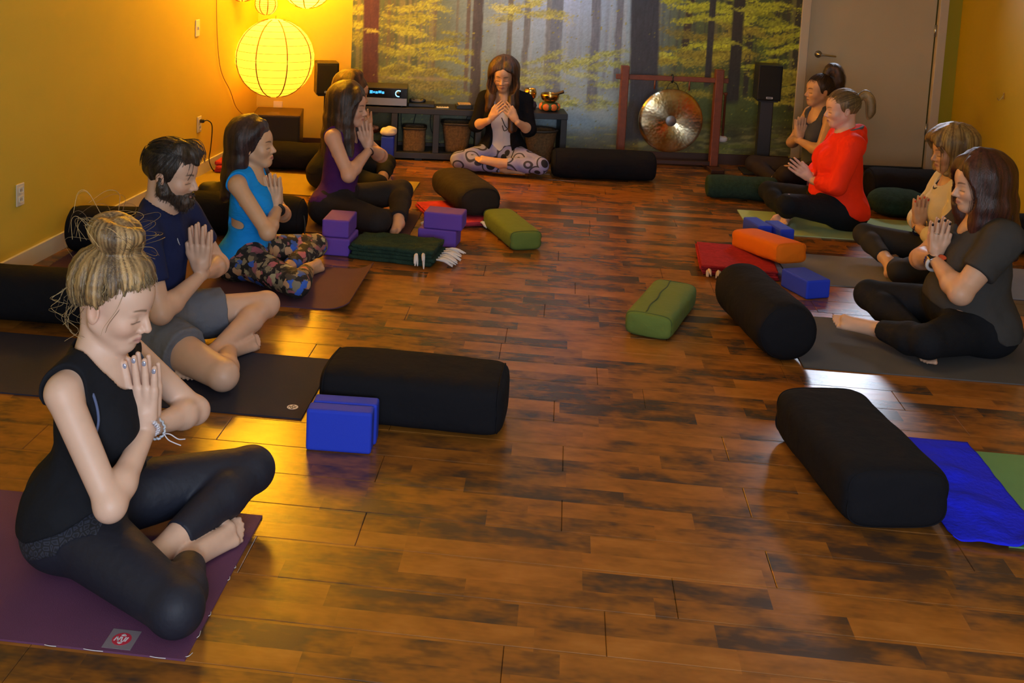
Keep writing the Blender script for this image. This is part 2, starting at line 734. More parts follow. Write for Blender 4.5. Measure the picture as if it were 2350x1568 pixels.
def skin_colors(v, hp, R, hs, tone, lip, brow, blush=.5, hh=.0025):
    q = ((v - hp) @ R) / hs
    x, y, z = q[:, 0], np.abs(q[:, 1]), q[:, 2]
    c = np.tile(np.array(tone), (len(v), 1))
    n = fbm(v[:, 0] * 38, v[:, 1] * 38, v[:, 2] * 38, 3, 3) - .5
    c = c * (1 + .10 * n[:, None])
    def mixc(w, col):
        nonlocal c
        c = c * (1 - w[:, None]) + np.array(col) * w[:, None]
    pink = np.array(tone) * np.array([1.02, .80, .76])
    near = np.exp(-((x - .06) / .035) ** 2 - ((y - .045) / .02) ** 2 - ((z + .03) / .02) ** 2)
    mixc(near * blush, pink)
    mixc(np.exp(-((x - .106) / .014) ** 2 - (y / .014) ** 2 - ((z + .032) / .012) ** 2) * .4 * blush, pink)
    mixc(np.exp(-((x + .008) / .03) ** 2 - ((y - .08) / .010) ** 2 - ((z + .006) / .03) ** 2) * .5, pink)
    front = smooth01(.055, .07, x)
    l = 1 - smooth01(.6, 1.15, np.sqrt((y / .021) ** 2 + ((z + .0635) / .0095) ** 2))
    mixc(l * front * .85, lip)
    ml = np.exp(-((z + .0632 + .0015 * (y / .02) ** 2) / max(.0013, hh * .5)) ** 2) * (1 - smooth01(.016, .022, y)) * front
    mixc(ml * .7, np.array(lip) * .35)
    arch = .0205 + .005 * np.sin(np.clip((y - .012) / .036, 0, 1) * PI * .8)
    bw = np.exp(-((z - arch) / (max(.0032, hh) - .0012 * smooth01(.03, .05, y))) ** 2) * smooth01(.009, .015, y) * (1 - smooth01(.044, .052, y)) * smooth01(.045, .06, x)
    mixc(np.clip(bw * 1.0, 0, .9), brow)
    la = -.0115 - .0035 * np.cos(np.clip((y - .0315) / .016, -1.5, 1.5)) + .003
    ew = .9 * np.exp(-((z - la) / max(.0017, hh * .62)) ** 2) * (1 - smooth01(.013, .018, np.abs(y - .0315))) * smooth01(.05, .06, x)
    mixc(np.clip(ew, 0, .9), (.035, .02, .015))
    cr = np.exp(-((z - .004) / .0014) ** 2) * (1 - smooth01(.010, .016, np.abs(y - .0315))) * smooth01(.05, .06, x)
    mixc(cr * (.3 if hh < .003 else 0), np.array(tone) * .5)
    ns = np.exp(-((z + .0425) / .003) ** 2 - ((y - .007) / .0042) ** 2 - ((x - .098) / .008) ** 2)
    mixc(np.clip(ns, 0, 1) * .75, np.array(tone) * .18)
    return np.clip(c, 0, 1)


DEF = dict(pel=(0, 0, .115), chest=(.02, 0, .43), neck=(.03, 0, .585), hc=(.06, 0, .755), pitch=8, yaw=0, roll=0, hs=1.0,
           shR=(0, -.165, .555), shL=(0, .165, .555), elR=(.15, -.25, .30), elL=(.15, .25, .30), hw=(.17, 0, .40), hd=(-.08, 0, 1), hsz=1.0,
           knR=(.37, -.31, .08), knL=(.37, .31, .08), anR=(.30, .02, .045), anL=(.24, -.06, .06), toR=(.36, .20, .03), toL=(.20, -.24, .03),
           fuR=(.5, -.3, .8), fuL=(.5, .3, .8), g=1.0, ga=1.0, gl=1.0, bust=1.0, h=.007, hh=.0042, tone=(.60, .36, .25), lip=(.42, .16, .13), brow=(.05, .03, .02),
           gloss=.5, blush=.5)


def make_person(**kw):
    c = dict(DEF)
    c.update(kw)
    for k, v in list(c.items()):
        if isinstance(v, tuple) and len(v) == 3 and k not in ('tone', 'lip', 'brow'):
            c[k] = V3(v)
    root = empty('person', (c['root'][0], c['root'][1], c.get('z', .006)), math.radians(c['heading']), c['label'], 'person', 'people sitting cross-legged in the class')
    c['R'] = R = rotm(c['pitch'], c['yaw'], c['roll'])
    hp, hs = c['hc'], c['hs']
    # hands
    if 'hands' in c:
        hands = c['hands']
    else:
        hd = unit(c['hd'])
        sd = unit(np.cross(np.cross(hd, V3(-1, 0, .0001)), hd)) if abs(hd[0]) < .9 else V3(0, 0, 1)
        sd = unit(V3(c.get('hside', (-hd[2], 0, hd[0]))))
        tl = V3(c.get('htilt', (0, 0, 0)))
        hands = [(c['hw'], hd + tl, (0, -1, 0), sd, {}), (c['hw'], hd + tl, (0, 1, 0), sd, {})]
    c['wrR'] = V3(hands[0][0]) + V3(hands[0][2]) * .014 - unit(hands[0][1]) * .02
    c['wrL'] = V3(hands[1][0]) + V3(hands[1][2]) * .014 - unit(hands[1][1]) * .02
    tor = torso_prims(c)
    legs = {s: leg_prims(c, s) for s in (-1, 1)}
    arms = {s: arm_prims(c, s) for s in (-1, 1)}
    base, feat, sockets, lids, ears, conch, H = head_prims(hp, R, hs)
    c['H'] = H
    neck = [rc(c['neck'] + (-.01, 0, -.05), hp + hs * (R @ V3(-.030, 0, -.035)), .056 * c.get('gn', 1), .050 * c.get('gn', 1)),
            rc(c['neck'] + (.012, 0, -.05), hp + hs * (R @ V3(.0, 0, -.06)), .044, .038)]
    hand = [hand_prims(*q[:4], c['hsz'], **q[4]) for q in hands]
    feet = [foot_prims(c['an' + k], c['to' + k], c['fu' + k], b) for k, b in (('R', c.get('bigR', 1)), ('L', c.get('bigL', -1)))]
    allp = tor + legs[-1] + legs[1] + arms[-1] + arms[1] + base + [p for h_ in hand for p in h_[0] + h_[1]] + [p for f_ in feet for p in f_[0] + f_[1]]
    lo, hi = bounds(allp, .025)
    hxy = [hp[0] - .125 * hs, hp[0] + .135 * hs]
    hx = [q[0][0] for q in hands]
    fx = (min(hxy[0], min(hx) - .06), max(hxy[1], max(hx) + .07 + .12 * max(0, unit(hands[0][1])[0])))
    zl = min(q[0][2] for q in hands) - .02
    yl = max(.095 * hs, max(abs(q[0][1]) for q in hands) + .03)
    g = Grid(axis(lo[0], hi[0], c['h'], fx, c['hh']), axis(lo[1], hi[1], c['h'], (min(lo[1], -yl) if lo[1] > -yl else -yl, yl), c['hh']),
             axis(lo[2], hi[2], c['h'], (zl, hp[2] + .14 * hs), c['hh']))
    g.add(tor, .05, 0)
    for s in (-1, 1):
        g.add(legs[s][:1], .02, .05)
    for s in (-1, 1):
        g.add(legs[s][1:], .02, .012)
    for s in (-1, 1):
        a = g.group(arms[s], .022)
        g.f = smin(g.f, a.f, .022)
    g.add(neck, .02, .045)
    hd_ = g.group(base, .028)
    hd_.f = smin(hd_.f, g.group(feat, .007).f, .009)
    for p in sockets:
        hd_.cut(p, .014)
    hd_.f = smin(hd_.f, g.group(lids, .002).f, .004)
    er = g.group(ears, .003)
    for p in conch:
        er.cut(p, .006)
    hd_.f = smin(hd_.f, er.f, .005)
    g.f = smin(g.f, hd_.f, .02)
    for (pp, ff, tt) in hand:
        a = g.group(pp, .013)
        a.f = smin(a.f, g.group(ff, .0015).f, .006)
        g.f = smin(g.f, a.f, .006)
    for (pp, tt) in feet:
        a = g.group(pp, .018)
        a.f = smin(a.f, g.group(tt, .002).f, .006)
        g.f = smin(g.f, a.f, .008)
    v, f = g.mesh()
    v = relax(v, f, 1, .35)
    v[:, 2] = np.maximum(v[:, 2], .0006)
    cols = skin_colors(v, hp, R, hs, c['tone'], c['lip'], c['brow'], c['blush'], c['hh'])
    if 'paint' in c:
        cols = c['paint'](v, cols)
    m = mat('skin', (.6, .4, .3), rough=.46, attr=True, bump=.04, bscale=420, spec=.45)
    mesh_obj('body', v, f, m, root, cols=cols)
    c.update(root_obj=root, tor=tor, legs=legs, arms=arms, neckp=neck, hand=hand, feet=feet, hands_def=hands)
    return c


def lowers(c, name, m, off=.006, cuff=(.86, .86), waist=.25, tilt=0.0, h=None, thigh_only=False, loose=0.0, warp=.0, cols=None, knee=None):
    """leggings, trousers or shorts: pelvis and legs, a little proud of the body, cut square at the hems"""
    out = None
    h = h or max(.006, c['h'])
    pr = c['tor'][:1] + c['tor'][1:2] + c['tor'][3:] + c['legs'][-1] + c['legs'][1]
    lo, hi = bounds(c['legs'][-1] + c['legs'][1] + c['tor'][:1], off + loose + .03)
    hi[2] = max(hi[2], waist + .04)
    for s, fr in ((-1, cuff[0]), (1, cuff[1])):
        g = Grid(*[axis(lo[q], hi[q], h) for q in range(3)])
        tp = [p for i, p in enumerate(c['tor']) if i < 2 or (p[0] == 'c' and p[3] > .08 and p[1][2] < .2) or (i == 3 and c.get('belly'))]
        g.add(tp, .05, 0, off)
        L = c['legs'][s]
        k = 'R' if s < 0 else 'L'
        kn, an = c['kn' + k], c['an' + k]
        if thigh_only:
            hip = L[0][1]
            t = kn - hip
            cutp = hip + t * fr
            big = [rc(hip, kn, L[0][3] + off + loose, L[0][4] + off + loose * 1.4)]
            g.add(big, .02, .05)
            n = unit(t)
            X = (np.float32(n[0]) * g.x[:, None, None] + np.float32(n[1]) * g.y[None, :, None] + np.float32(n[2]) * g.z[None, None, :]) - np.float32(n @ cutp)
            g.f = -smin(-g.f, -X.astype(np.float32), .004)
        else:
            Lo = [(p[0], p[1], p[2], p[3] + off + loose * .5, p[4] + off + loose) for p in L]
            g.add(Lo[:1], .02, .05)
            ch = g.group(Lo[1:], .02)
            n = unit(an - kn)
            cutp = kn + (an - kn) * fr
            X = (np.float32(n[0]) * g.x[:, None, None] + np.float32(n[1]) * g.y[None, :, None] + np.float32(n[2]) * g.z[None, None, :]) - np.float32(n @ cutp)
            ch.f = -smin(-ch.f, -X.astype(np.float32), .004)
            g.f = smin(g.f, ch.f, .015)
        g.keep((tilt, 0, 1), waist)
        out = g if out is None else out
        if out is not g:
            out.f = smin(out.f, g.f, .012)
    if warp:
        out.warp(warp, 22, 22, 22, 5)
    v, f = out.mesh()
    v = relax(v, f, 1, .4)
    v[:, 2] = np.maximum(v[:, 2], .0005)
    return mesh_obj(name, v, f, m, c['root_obj'], cols=None if cols is None else cols(v))


def upper(c, name, m, off=.012, hem=.16, hemtilt=0.0, sleeve=None, neckhole=(.075, .09, .075), neckpos=(.03, 0, .0), armhole=None, h=None, warp=.004, flare=0.0,
          extra=(), cuts=(), cols=None, k=.06, soff=None, wz=18, keepfn=None):
    """top: torso (and sleeves) a little proud of the body, cut at neckline, armholes, cuffs and hem"""
    h = h or max(.006, c['h'])
    pr = list(c['tor'])
    sl = []
    if sleeve:
        for s in (-1, 1):
            a = c['arms'][s]
            o = off if soff is None else soff
            if sleeve <= 1:
                A, B = a[0][1], a[0][2]
                sl.append((s, [rc(A, B, a[0][3] + o + .004, a[0][4] + o + .006)], A + (B - A) * sleeve, unit(B - A)))
            else:
                E2, W2 = a[2][1], a[3][2]
                G_ = [(p[0], p[1], p[2], p[3] + o, p[4] + o) for p in a]
                sl.append((s, G_[:2], None, None))
                sl.append((s, G_[2:], E2 + (W2 - E2) * (sleeve - 1), unit(W2 - E2)))
    lo, hi = bounds(pr + [p for q in sl for p in q[1]] + list(extra), off + .03)
    lo[2] = max(lo[2], min(hem - .03, lo[2] + 1))
    g = Grid(*[axis(lo[q], hi[q], h) for q in range(3)])
    g.add(pr, k, 0, off)
    if flare:
        hz = max(hem, .12)
        g.add([el(c['pel'] + (0, 0, hz - c['pel'][2] + .03), V3(.115 + flare, .155 + flare, .12) * c['g'])], .05, .06, off)
    if extra:
        g.add(list(extra), .03, .03)
    n3 = V3(neckpos)
    neck_c = c['neck'] + n3
    g.cut(rc(c['neck'] + (-.01, 0, -.03), c['hc'], .058 * c.get('gn', 1), .05), .006)
    g.cut(el(neck_c, neckhole), .006)
    if armhole:
        for s, kk in ((-1, 'shR'), (1, 'shL')):
            r, dz, dy = armhole
            sh = c[kk]
            g.cut(rc(sh + (0, dy * s, .03), sh + (.01, dy * s, dz), r, r), .006)
    for p in cuts:
        g.cut(p, .006)
    g.keep((hemtilt, 0, -1), -hem)
    for s, A, cp, n in sl:
        a = g.group(A, .022)
        if n is not None:
            X = (np.float32(n[0]) * g.x[:, None, None] + np.float32(n[1]) * g.y[None, :, None] + np.float32(n[2]) * g.z[None, None, :]) - np.float32(n @ cp)
            a.f = -smin(-a.f, -X.astype(np.float32), .005)
        g.f = smin(g.f, a.f, .03 if n is None or sleeve <= 1 else .015)
    if keepfn:
        keepfn(g)
    if warp:
        g.warp(warp, 14, 14, wz, 9)
    v, f = g.mesh()
    v = relax(v, f, 1, .4)
    return mesh_obj(name, v, f, m, c['root_obj'], cols=None if cols is None else cols(v))


def strands(paths, rad, sides=3):
    parts = []
    for p in paths:
        n = len(p)
        r = rad * np.linspace(1, .45, n)
        parts.append(tube_arrays(p, r, sides))
    return parts


def lock_strands(pts, radii, n, ns=12, jit=.15, rng=RNG):
    """strand paths spread over the outside of a lock of hair"""
    P = catmull(pts, ns)
    rr = np.interp(np.linspace(0, 1, ns), np.linspace(0, 1, len(radii)), radii)
    T = np.gradient(P, axis=0)
    T /= np.linalg.norm(T, axis=1)[:, None] + 1e-9
    ref = np.array([1.0, .3, .1])
    N = np.cross(T, ref)
    N /= np.linalg.norm(N, axis=1)[:, None] + 1e-9
    B = np.cross(T, N)
    out = []
    for i in range(n):
        a = rng.uniform(0, 2 * PI)
        q = rng.uniform(.86, 1.08)
        tw = rng.uniform(-.5, .5)
        aa = a + tw * np.linspace(0, 1, ns)
        w = (rng.normal(0, jit, (ns, 1)) * .25 + rng.normal(0, jit)) * rr[:, None]
        out.append(P + (N * np.cos(aa)[:, None] + B * np.sin(aa)[:, None]) * (rr[:, None] * q + w * .5))
    return out


def scalp_path(c, a0, a1, n=12, lift=.004, wob=0.0, rng=RNG, r=(.105, .084, .096), ctr=(-.014, 0, .040)):
    """path hugging the skull from direction a0 to a1 (head frame)"""
    a0, a1 = unit(a0), unit(a1)
    w = math.acos(np.clip(a0 @ a1, -1, 1))
    t = np.linspace(0, 1, n)[:, None]
    d = (np.sin((1 - t) * w) * a0 + np.sin(t * w) * a1) / max(math.sin(w), 1e-6)
    if wob:
        d = d + np.cumsum(rng.normal(0, wob, (n, 3)), axis=0)
    d /= np.linalg.norm(d, axis=1)[:, None]
    rad = 1 / np.sqrt(((d / V3(r)) ** 2).sum(1))[:, None]
    q = V3(ctr) + d * (rad + lift)
    return c['hc'] + c['hs'] * (q @ c['R'].T)


def hairline(az):
    """elevation of the hairline at an azimuth (head frame direction, z part)"""
    return float(np.interp(math.cos(az), [-1, -.5, -.15, .15, .35, .6, 1], [-.74, -.64, -.36, -.36, -.06, .27, .39]))


def hair_colors(v, c, dark, light, f=60, seed=1, amt=1.0, gain=1.0):
    q = v - c['hc']
    az = np.arctan2(q[:, 1], q[:, 0])
    n = fbm(az * 9, q[:, 2] * 4, q[:, 0] * 20, seed, 3)
    n2 = vnoise(az * 26, q[:, 2] * 6, np.zeros(len(v)), seed + 5)
    w = np.clip((n * .7 + n2 * .5 - .45) * 2.2 * amt, 0, 1)[:, None]
    return (np.array(dark) * (1 - w) + np.array(light) * w) * gain


def hair_obj(c, prims, cuts, paths, dark, light, rad=.0011, h=.006, k=.018, warp=.004, keep=None, strand_light=None, amt=1.0, name='hair', m=None, root=.55):
    g = auto_grid(prims, h, .02)
    g.add(prims, k, k)
    for p in cuts:
        g.cut(p, .006)
    if keep is not None:
        g.keep(*keep)
    if warp:
        g.warp(warp, 45, 45, 16, 4)
    v, f = g.mesh()
    v = relax(v, f, 1, .4)
    col = hair_colors(v, c, dark, light, amt=amt)
    parts, cl = [(v, f)], [col]
    sl = strand_light or light
    for p in paths:
        t = RNG.beta(1.1, 1.5)
        r0 = rad * RNG.uniform(.7, 1.3)
        tv, tf = tube_arrays(p, r0 * np.linspace(1, .4, len(p)), 3)
        parts.append((tv, tf))
        tt = (t * np.repeat(np.linspace(root, 1, len(p)), 3))[:, None]
        cl.append(np.array(dark) * (1 - tt) + np.array(sl) * tt)
    v, f = join_arrays(parts)
    m = m or mat('hair', (.1, .07, .05), rough=.42, attr=True, spec=.5, bump=.25, bscale=60, bstretch=(6, 6, .6))
    return mesh_obj(name, v, f, m, c['root_obj'], cols=np.vstack(cl))


def cap_prims(c, grow=0.0):
    H, R, hs = c['H'], c['R'], c['hs']
    return [el(H(-.014, 0, .040), V3(.104 + grow, .083 + grow, .094 + grow) * hs, R)]


def face_cut(c, dx=0.0, dz=0.0):
    H, R, hs = c['H'], c['R'], c['hs']
    return [el(H(.105 + dx, 0, -.026 + dz), V3(.088, .125, .100) * hs, R)]


def curtain(c, az, root=(-.005, 0, .13), zend=-.30, r=(.022, .026, .026, .018), out=1.0, push=(0, 0), fall=.11):
    """a lock that runs from the parting over the skull and hangs down; az in degrees, 0 = forward, 90 = left"""
    a = math.radians(az)
    d = V3(math.cos(a), math.sin(a), 0)
    e = lambda elv, gr: V3(-.014, 0, .04) + V3(d[0] * math.cos(elv) * (.104 + gr), d[1] * math.cos(elv) * (.083 + gr), math.sin(elv) * (.094 + gr))
    p = [V3(root), e(.95, -.008), e(.35, -.004), e(-.25, -.004)]
    w = [c['hc'] + c['hs'] * (c['R'] @ q) for q in p]
    last = w[-1]
    rad = V3(d[0] * .10, d[1] * .085, 0) * out
    base = c['hc'] + V3(-.02, 0, 0)
    mid = V3(base[0] + rad[0] + push[0] * .4, base[1] + rad[1] + push[1] * .4, c['hc'][2] - fall)
    end = V3(base[0] + rad[0] * 1.05 + push[0], base[1] + rad[1] * 1.05 + push[1], c['hc'][2] + zend)
    pts = w + [mid, end] if -zend > fall + .02 else w + [end]
    return pts


def lock_prims(pts, radii, n=9):
    P = catmull(pts, n)
    rr = np.interp(np.linspace(0, 1, n), np.linspace(0, 1, len(radii)), radii)
    return [rc(P[i], P[i + 1], rr[i], rr[i + 1]) for i in range(n - 1)]


def decal(name, c, origin, u, v, shape, m, thick=.0015):
    """small flat emblem (polygons in its own plane) lying on cloth"""
    o, u, v = V3(origin), unit(u), unit(v)
    n = np.cross(u, v)
    vs, fs = [], []
    for poly in shape:
        b = len(vs)
        k = len(poly)
        for z in (0, thick):
            vs += [tuple(o + u * x + v * y + n * z) for x, y in poly]
        fs.append(list(range(b + k, b + 2 * k)))
        for i in range(k):
            j = (i + 1) % k
            fs.append([b + i, b + j, b + k + j, b + k + i])
    return mesh_obj(name, vs, fs, m, c['root_obj'] if isinstance(c, dict) else c, smooth=False)


def nails(c, which, m, r=(.0055, .0028, .0075)):
    parts = []
    for hi_, fi in which:
        t, d, out = c['hand'][hi_][2][fi]
        s = np.cross(d, out)
        M = np.stack([s, out, d], 1)
        g = auto_grid([el(t - d * .003 + out * .0008, V3(r) * c['hsz'], M)], .0016, .006)
        g.add([el(t - d * .003 + out * .0008, V3(r) * c['hsz'], M)], 0, 0)
        parts.append(g.mesh())
    for v, f in parts:
        mesh_obj('fingernail', v, f, m, c['root_obj'])


def ring_on(c, name, P, axisv, R_, r, m, seg=40, wave=0, amp=0.0, squash=1.0):
    ax = unit(axisv)
    a = unit(np.cross(ax, V3(.3, .2, 1)))
    b = np.cross(ax, a)
    t = np.linspace(0, 2 * PI, seg, endpoint=False)
    path = V3(P) + np.cos(t)[:, None] * a * R_ + np.sin(t)[:, None] * b * R_ * squash
    if wave:
        path = path + (np.cos(t * wave) * amp)[:, None] * ax + (np.sin(t * wave) * amp)[:, None] * (np.cos(t)[:, None] * a + np.sin(t)[:, None] * b)
    v, f = tube_arrays(path, r, 6, True)
    return mesh_obj(name, v, f, m, c['root_obj'])

# ------------------------------------------------------------------ the room
BW0 = V3(1.2, 9.1, 0)                       # a point of the mural wall
BU = V3(math.cos(math.radians(7)), math.sin(math.radians(7)), 0)     # along that wall, to the right
BN = V3(BU[1], -BU[0], 0)                   # out of the wall, into the room
LW0 = V3(-2.716, 5.089, 0)
LU = V3(.0589, .99826, 0)
LN = V3(LU[1], -LU[0], 0)                   # into the room
CEIL = 2.72


def bw(u, z=0.0, off=0.0):
    p = BW0 + BU * u + BN * off
    return (p[0], p[1], z)


def lw(t, z=0.0, off=0.0):
    p = LW0 + LU * t + LN * off
    return (p[0], p[1], z)


B_ANG = math.radians(7)
L_ANG = math.atan2(LU[1], LU[0])
U_LEFT = float(((LW0 - BW0) @ BU + (((BW0 - LW0) @ BN) / (LU @ BN)) * (LU @ BU)))
U_RIGHT = 2.06
T_CORNER = float(((BW0 + BU * U_LEFT) - LW0) @ LU)
RW0 = BW0 + BU * U_RIGHT                    # right wall runs parallel to the left one


def slab(name, p0, p1, n_out, z0, z1, th, m):
    """vertical wall slab from p0 to p1, thickness behind the visible face"""
    p0, p1 = V3(p0[0], p0[1], 0), V3(p1[0], p1[1], 0)
    n = V3(n_out)
    q = [p0, p1, p1 - n * th, p0 - n * th]
    v = [(a[0], a[1], z) for z in (z0, z1) for a in q]
    f = [(0, 1, 5, 4), (1, 2, 6, 5), (2, 3, 7, 6), (3, 0, 4, 7), (4, 5, 6, 7), (3, 2, 1, 0)]
    o = mesh_obj(name, v, f, m, smooth=False)
    o['kind'] = 'structure'
    return o


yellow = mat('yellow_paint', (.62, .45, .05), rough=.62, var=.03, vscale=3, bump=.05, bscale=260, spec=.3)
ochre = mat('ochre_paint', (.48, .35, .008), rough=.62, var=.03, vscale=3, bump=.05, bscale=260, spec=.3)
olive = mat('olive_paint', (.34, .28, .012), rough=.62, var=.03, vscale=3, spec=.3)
white_p = mat('ceiling_paint', (.78, .76, .70), rough=.8)
Y_FRONT = -1.3
lw_front = LW0 + LU * ((Y_FRONT - LW0[1]) / LU[1])
rw_front = RW0 + LU * ((Y_FRONT - RW0[1]) / LU[1])
cornerL, cornerR = BW0 + BU * U_LEFT, RW0
slab('wall_left', lw_front, cornerL, LN, 0, CEIL, .12, yellow)
DL, DR, DH = .80, 1.87, 2.06                # door opening along the mural wall
slab('wall_back', cornerL, BW0 + BU * (DL - .02), BN, 0, CEIL, .12, yellow)
slab('wall_back', BW0 + BU * (DL - .02), BW0 + BU * (DR + .02), BN, DH + .02, CEIL, .12, yellow)
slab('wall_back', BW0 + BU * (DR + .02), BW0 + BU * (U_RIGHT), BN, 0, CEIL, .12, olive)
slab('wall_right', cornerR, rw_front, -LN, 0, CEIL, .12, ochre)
slab('wall_front', rw_front, lw_front, V3(0, 1, 0), 0, CEIL, .12, yellow)
cl = [(-3.4, Y_FRONT - .2), (3.8, Y_FRONT - .2), (3.8, 10), (-3.4, 10)]
o = mesh_obj('ceiling', [(x, y, z) for z in (CEIL, CEIL + .1) for x, y in cl], [(3, 2, 1, 0), (4, 5, 6, 7), (0, 1, 5, 4), (1, 2, 6, 5), (2, 3, 7, 6), (3, 0, 4, 7)], white_p, smooth=False)
o['kind'] = 'structure'

# laminate floor: boards as parts, each printed with two strips of timber
flo = bpy.data.materials.new('laminate_board')
flo.use_nodes = True
nt = flo.node_tree
bs = nt.nodes['Principled BSDF']
geo = nt.nodes.new('ShaderNodeNewGeometry')
oi = nt.nodes.new('ShaderNodeObjectInfo')
sep = nt.nodes.new('ShaderNodeSeparateXYZ')
nt.links.new(geo.outputs['Position'], sep.inputs[0])


def mth(op, a, b=None, c=None):
    n = nt.nodes.new('ShaderNodeMath')
    n.operation = op
    for i, q in enumerate((a, b, c)):
        if q is None:
            continue
        if isinstance(q, (int, float)):
            n.inputs[i].default_value = q
        else:
            nt.links.new(q, n.inputs[i])
    return n.outputs[0]


ROW = .19
strip = mth('FLOOR', mth('DIVIDE', sep.outputs['Y'], ROW / 2))
shift = mth('MULTIPLY', mth('FRACT', mth('MULTIPLY', mth('SINE', mth('MULTIPLY', strip, 12.9898)), 43758.5453)), 3.0)
seg = mth('FLOOR', mth('DIVIDE', mth('ADD', sep.outputs['X'], shift), .52))
cmb = nt.nodes.new('ShaderNodeCombineXYZ')
nt.links.new(strip, cmb.inputs[0])
nt.links.new(seg, cmb.inputs[1])
wn = nt.nodes.new('ShaderNodeTexWhiteNoise')
wn.noise_dimensions = '2D'
nt.links.new(cmb.outputs[0], wn.inputs['Vector'])
# grain and dark rustic staining, stretched along the strips and different in each
cm2 = nt.nodes.new('ShaderNodeCombineXYZ')
nt.links.new(mth('MULTIPLY', sep.outputs['X'], 1.0), cm2.inputs[0])
nt.links.new(mth('MULTIPLY', sep.outputs['Y'], 1.9), cm2.inputs[1])
nt.links.new(mth('MULTIPLY', wn.outputs['Value'], 40.0), cm2.inputs[2])
n1 = nt.nodes.new('ShaderNodeTexNoise')
n1.inputs['Scale'].default_value = 6.2
n1.inputs['Detail'].default_value = 3
n1.inputs['Roughness'].default_value = .62
nt.links.new(cm2.outputs[0], n1.inputs['Vector'])
cm3 = nt.nodes.new('ShaderNodeCombineXYZ')
nt.links.new(mth('MULTIPLY', sep.outputs['X'], 3.0), cm3.inputs[0])
nt.links.new(mth('MULTIPLY', sep.outputs['Y'], 26.0), cm3.inputs[1])
nt.links.new(mth('MULTIPLY', wn.outputs['Value'], 17.0), cm3.inputs[2])
n2 = nt.nodes.new('ShaderNodeTexNoise')
n2.inputs['Scale'].default_value = 4.0
n2.inputs['Detail'].default_value = 6
nt.links.new(cm3.outputs[0], n2.inputs['Vector'])
stain = mth('ADD', mth('MULTIPLY', n1.outputs['Fac'], .78), mth('ADD', mth('MULTIPLY', n2.outputs['Fac'], .10), mth('MULTIPLY', mth('SUBTRACT', wn.outputs['Value'], .5), .30)))
colr = ramp_nodes(nt, stain, [(.25, (.058, .034, .022)), (.35, (.130, .056, .016)), (.45, (.225, .086, .015)), (.60, (.300, .115, .018)), (.80, (.37, .15, .028))])
nt.links.new(colr, bs.inputs['Base Color'])
rr_ = mth('ADD', mth('MULTIPLY', n2.outputs['Fac'], .08), .208)
nt.links.new(rr_, bs.inputs['Roughness'])
bs.inputs['Specular IOR Level'].default_value = .36
bp = nt.nodes.new('ShaderNodeBump')
bp.inputs['Strength'].default_value = .06
bp.inputs['Distance'].default_value = .004
nt.links.new(n2.outputs['Fac'], bp.inputs['Height'])
nt.links.new(bp.outputs[0], bs.inputs['Normal'])
MATS['laminate_board'] = flo

floor = mesh_obj('floor', [(-3.3, Y_FRONT - .1, -.06), (3.7, Y_FRONT - .1, -.06), (3.7, 9.9, -.06), (-3.3, 9.9, -.06), (-3.3, Y_FRONT - .1, -.012), (3.7, Y_FRONT - .1, -.012), (3.7, 9.9, -.012), (-3.3, 9.9, -.012)],
                 [(4, 5, 6, 7), (3, 2, 1, 0), (0, 1, 5, 4), (1, 2, 6, 5), (2, 3, 7, 6), (3, 0, 4, 7)], mat('subfloor', (.03, .015, .008), rough=.9), smooth=False)
floor['kind'] = 'structure'


def x_left(y):
    return LW0[0] + (y - LW0[1]) * LU[0] / LU[1]


def x_right(y):
    return RW0[0] + (y - RW0[1]) * LU[0] / LU[1]


PLANK_CACHE = {}


def plank_mesh(L, wd):
    key = (round(L, 4), round(wd, 4))
    if key not in PLANK_CACHE:
        bm = bmesh.new()
        b = .0016
        z0, z1, z2 = -.012, -.0016, 0.0
        lo = [(-L / 2, -wd / 2), (L / 2, -wd / 2), (L / 2, wd / 2), (-L / 2, wd / 2)]
        inn = [(x - math.copysign(b, x), y - math.copysign(b, y)) for x, y in lo]
        A = [bm.verts.new((x, y, z0)) for x, y in lo]
        Bv = [bm.verts.new((x, y, z1)) for x, y in lo]
        Cv = [bm.verts.new((x, y, z2)) for x, y in inn]
        for P, Q in ((A, Bv), (Bv, Cv)):
            for i in range(4):
                j = (i + 1) % 4
                bm.faces.new((P[i], P[j], Q[j], Q[i]))
        bm.faces.new(Cv)
        me = bpy.data.meshes.new('plank')
        bmesh.ops.recalc_face_normals(bm, faces=bm.faces)
        bm.to_mesh(me)
        bm.free()
        me.materials.append(flo)
        PLANK_CACHE[key] = me
    return PLANK_CACHE[key]


GAP = .0012
rgp = random.Random(5)
# rows start on the joint seen at y = 3.148 in front of the bolster on the right
y_rows = [3.148 + ROW * k for k in range(-24, 36)]
near = []
# joints read off the photograph, by row (x of one joint)
known = {3.148: .681, 3.338: .681 - .61, 3.528: .672, 3.718: .672 - .60, 3.908: .655, 4.098: .655 - .62}
for yc in y_rows:
    y0, y1 = yc - ROW, yc
    if y1 < Y_FRONT or y0 > 9.75:
        continue
    xl, xr = x_left(y0) - .01, x_right(y0) + .02
    j = [v for k, v in known.items() if abs(k - y1) < .02]
    x0 = j[0] if j else rgp.uniform(-1.2, 0)
    n0 = math.floor((xl - x0) / 1.215)
    x = x0 + n0 * 1.215
    while x < xr:
        a, b = max(x, xl), min(x + 1.215, xr)
        if b - a > .02:
            if y1 < 1.95:
                near.append((a, b, y0, y1))
            else:
                o = bpy.data.objects.new('plank', plank_mesh(b - a - GAP, ROW - GAP))
                o.location = ((a + b) / 2, (y0 + y1) / 2, rgp.uniform(-.0004, 0.0))
                link(o, floor)
        x += 1.215
bm = bmesh.new()
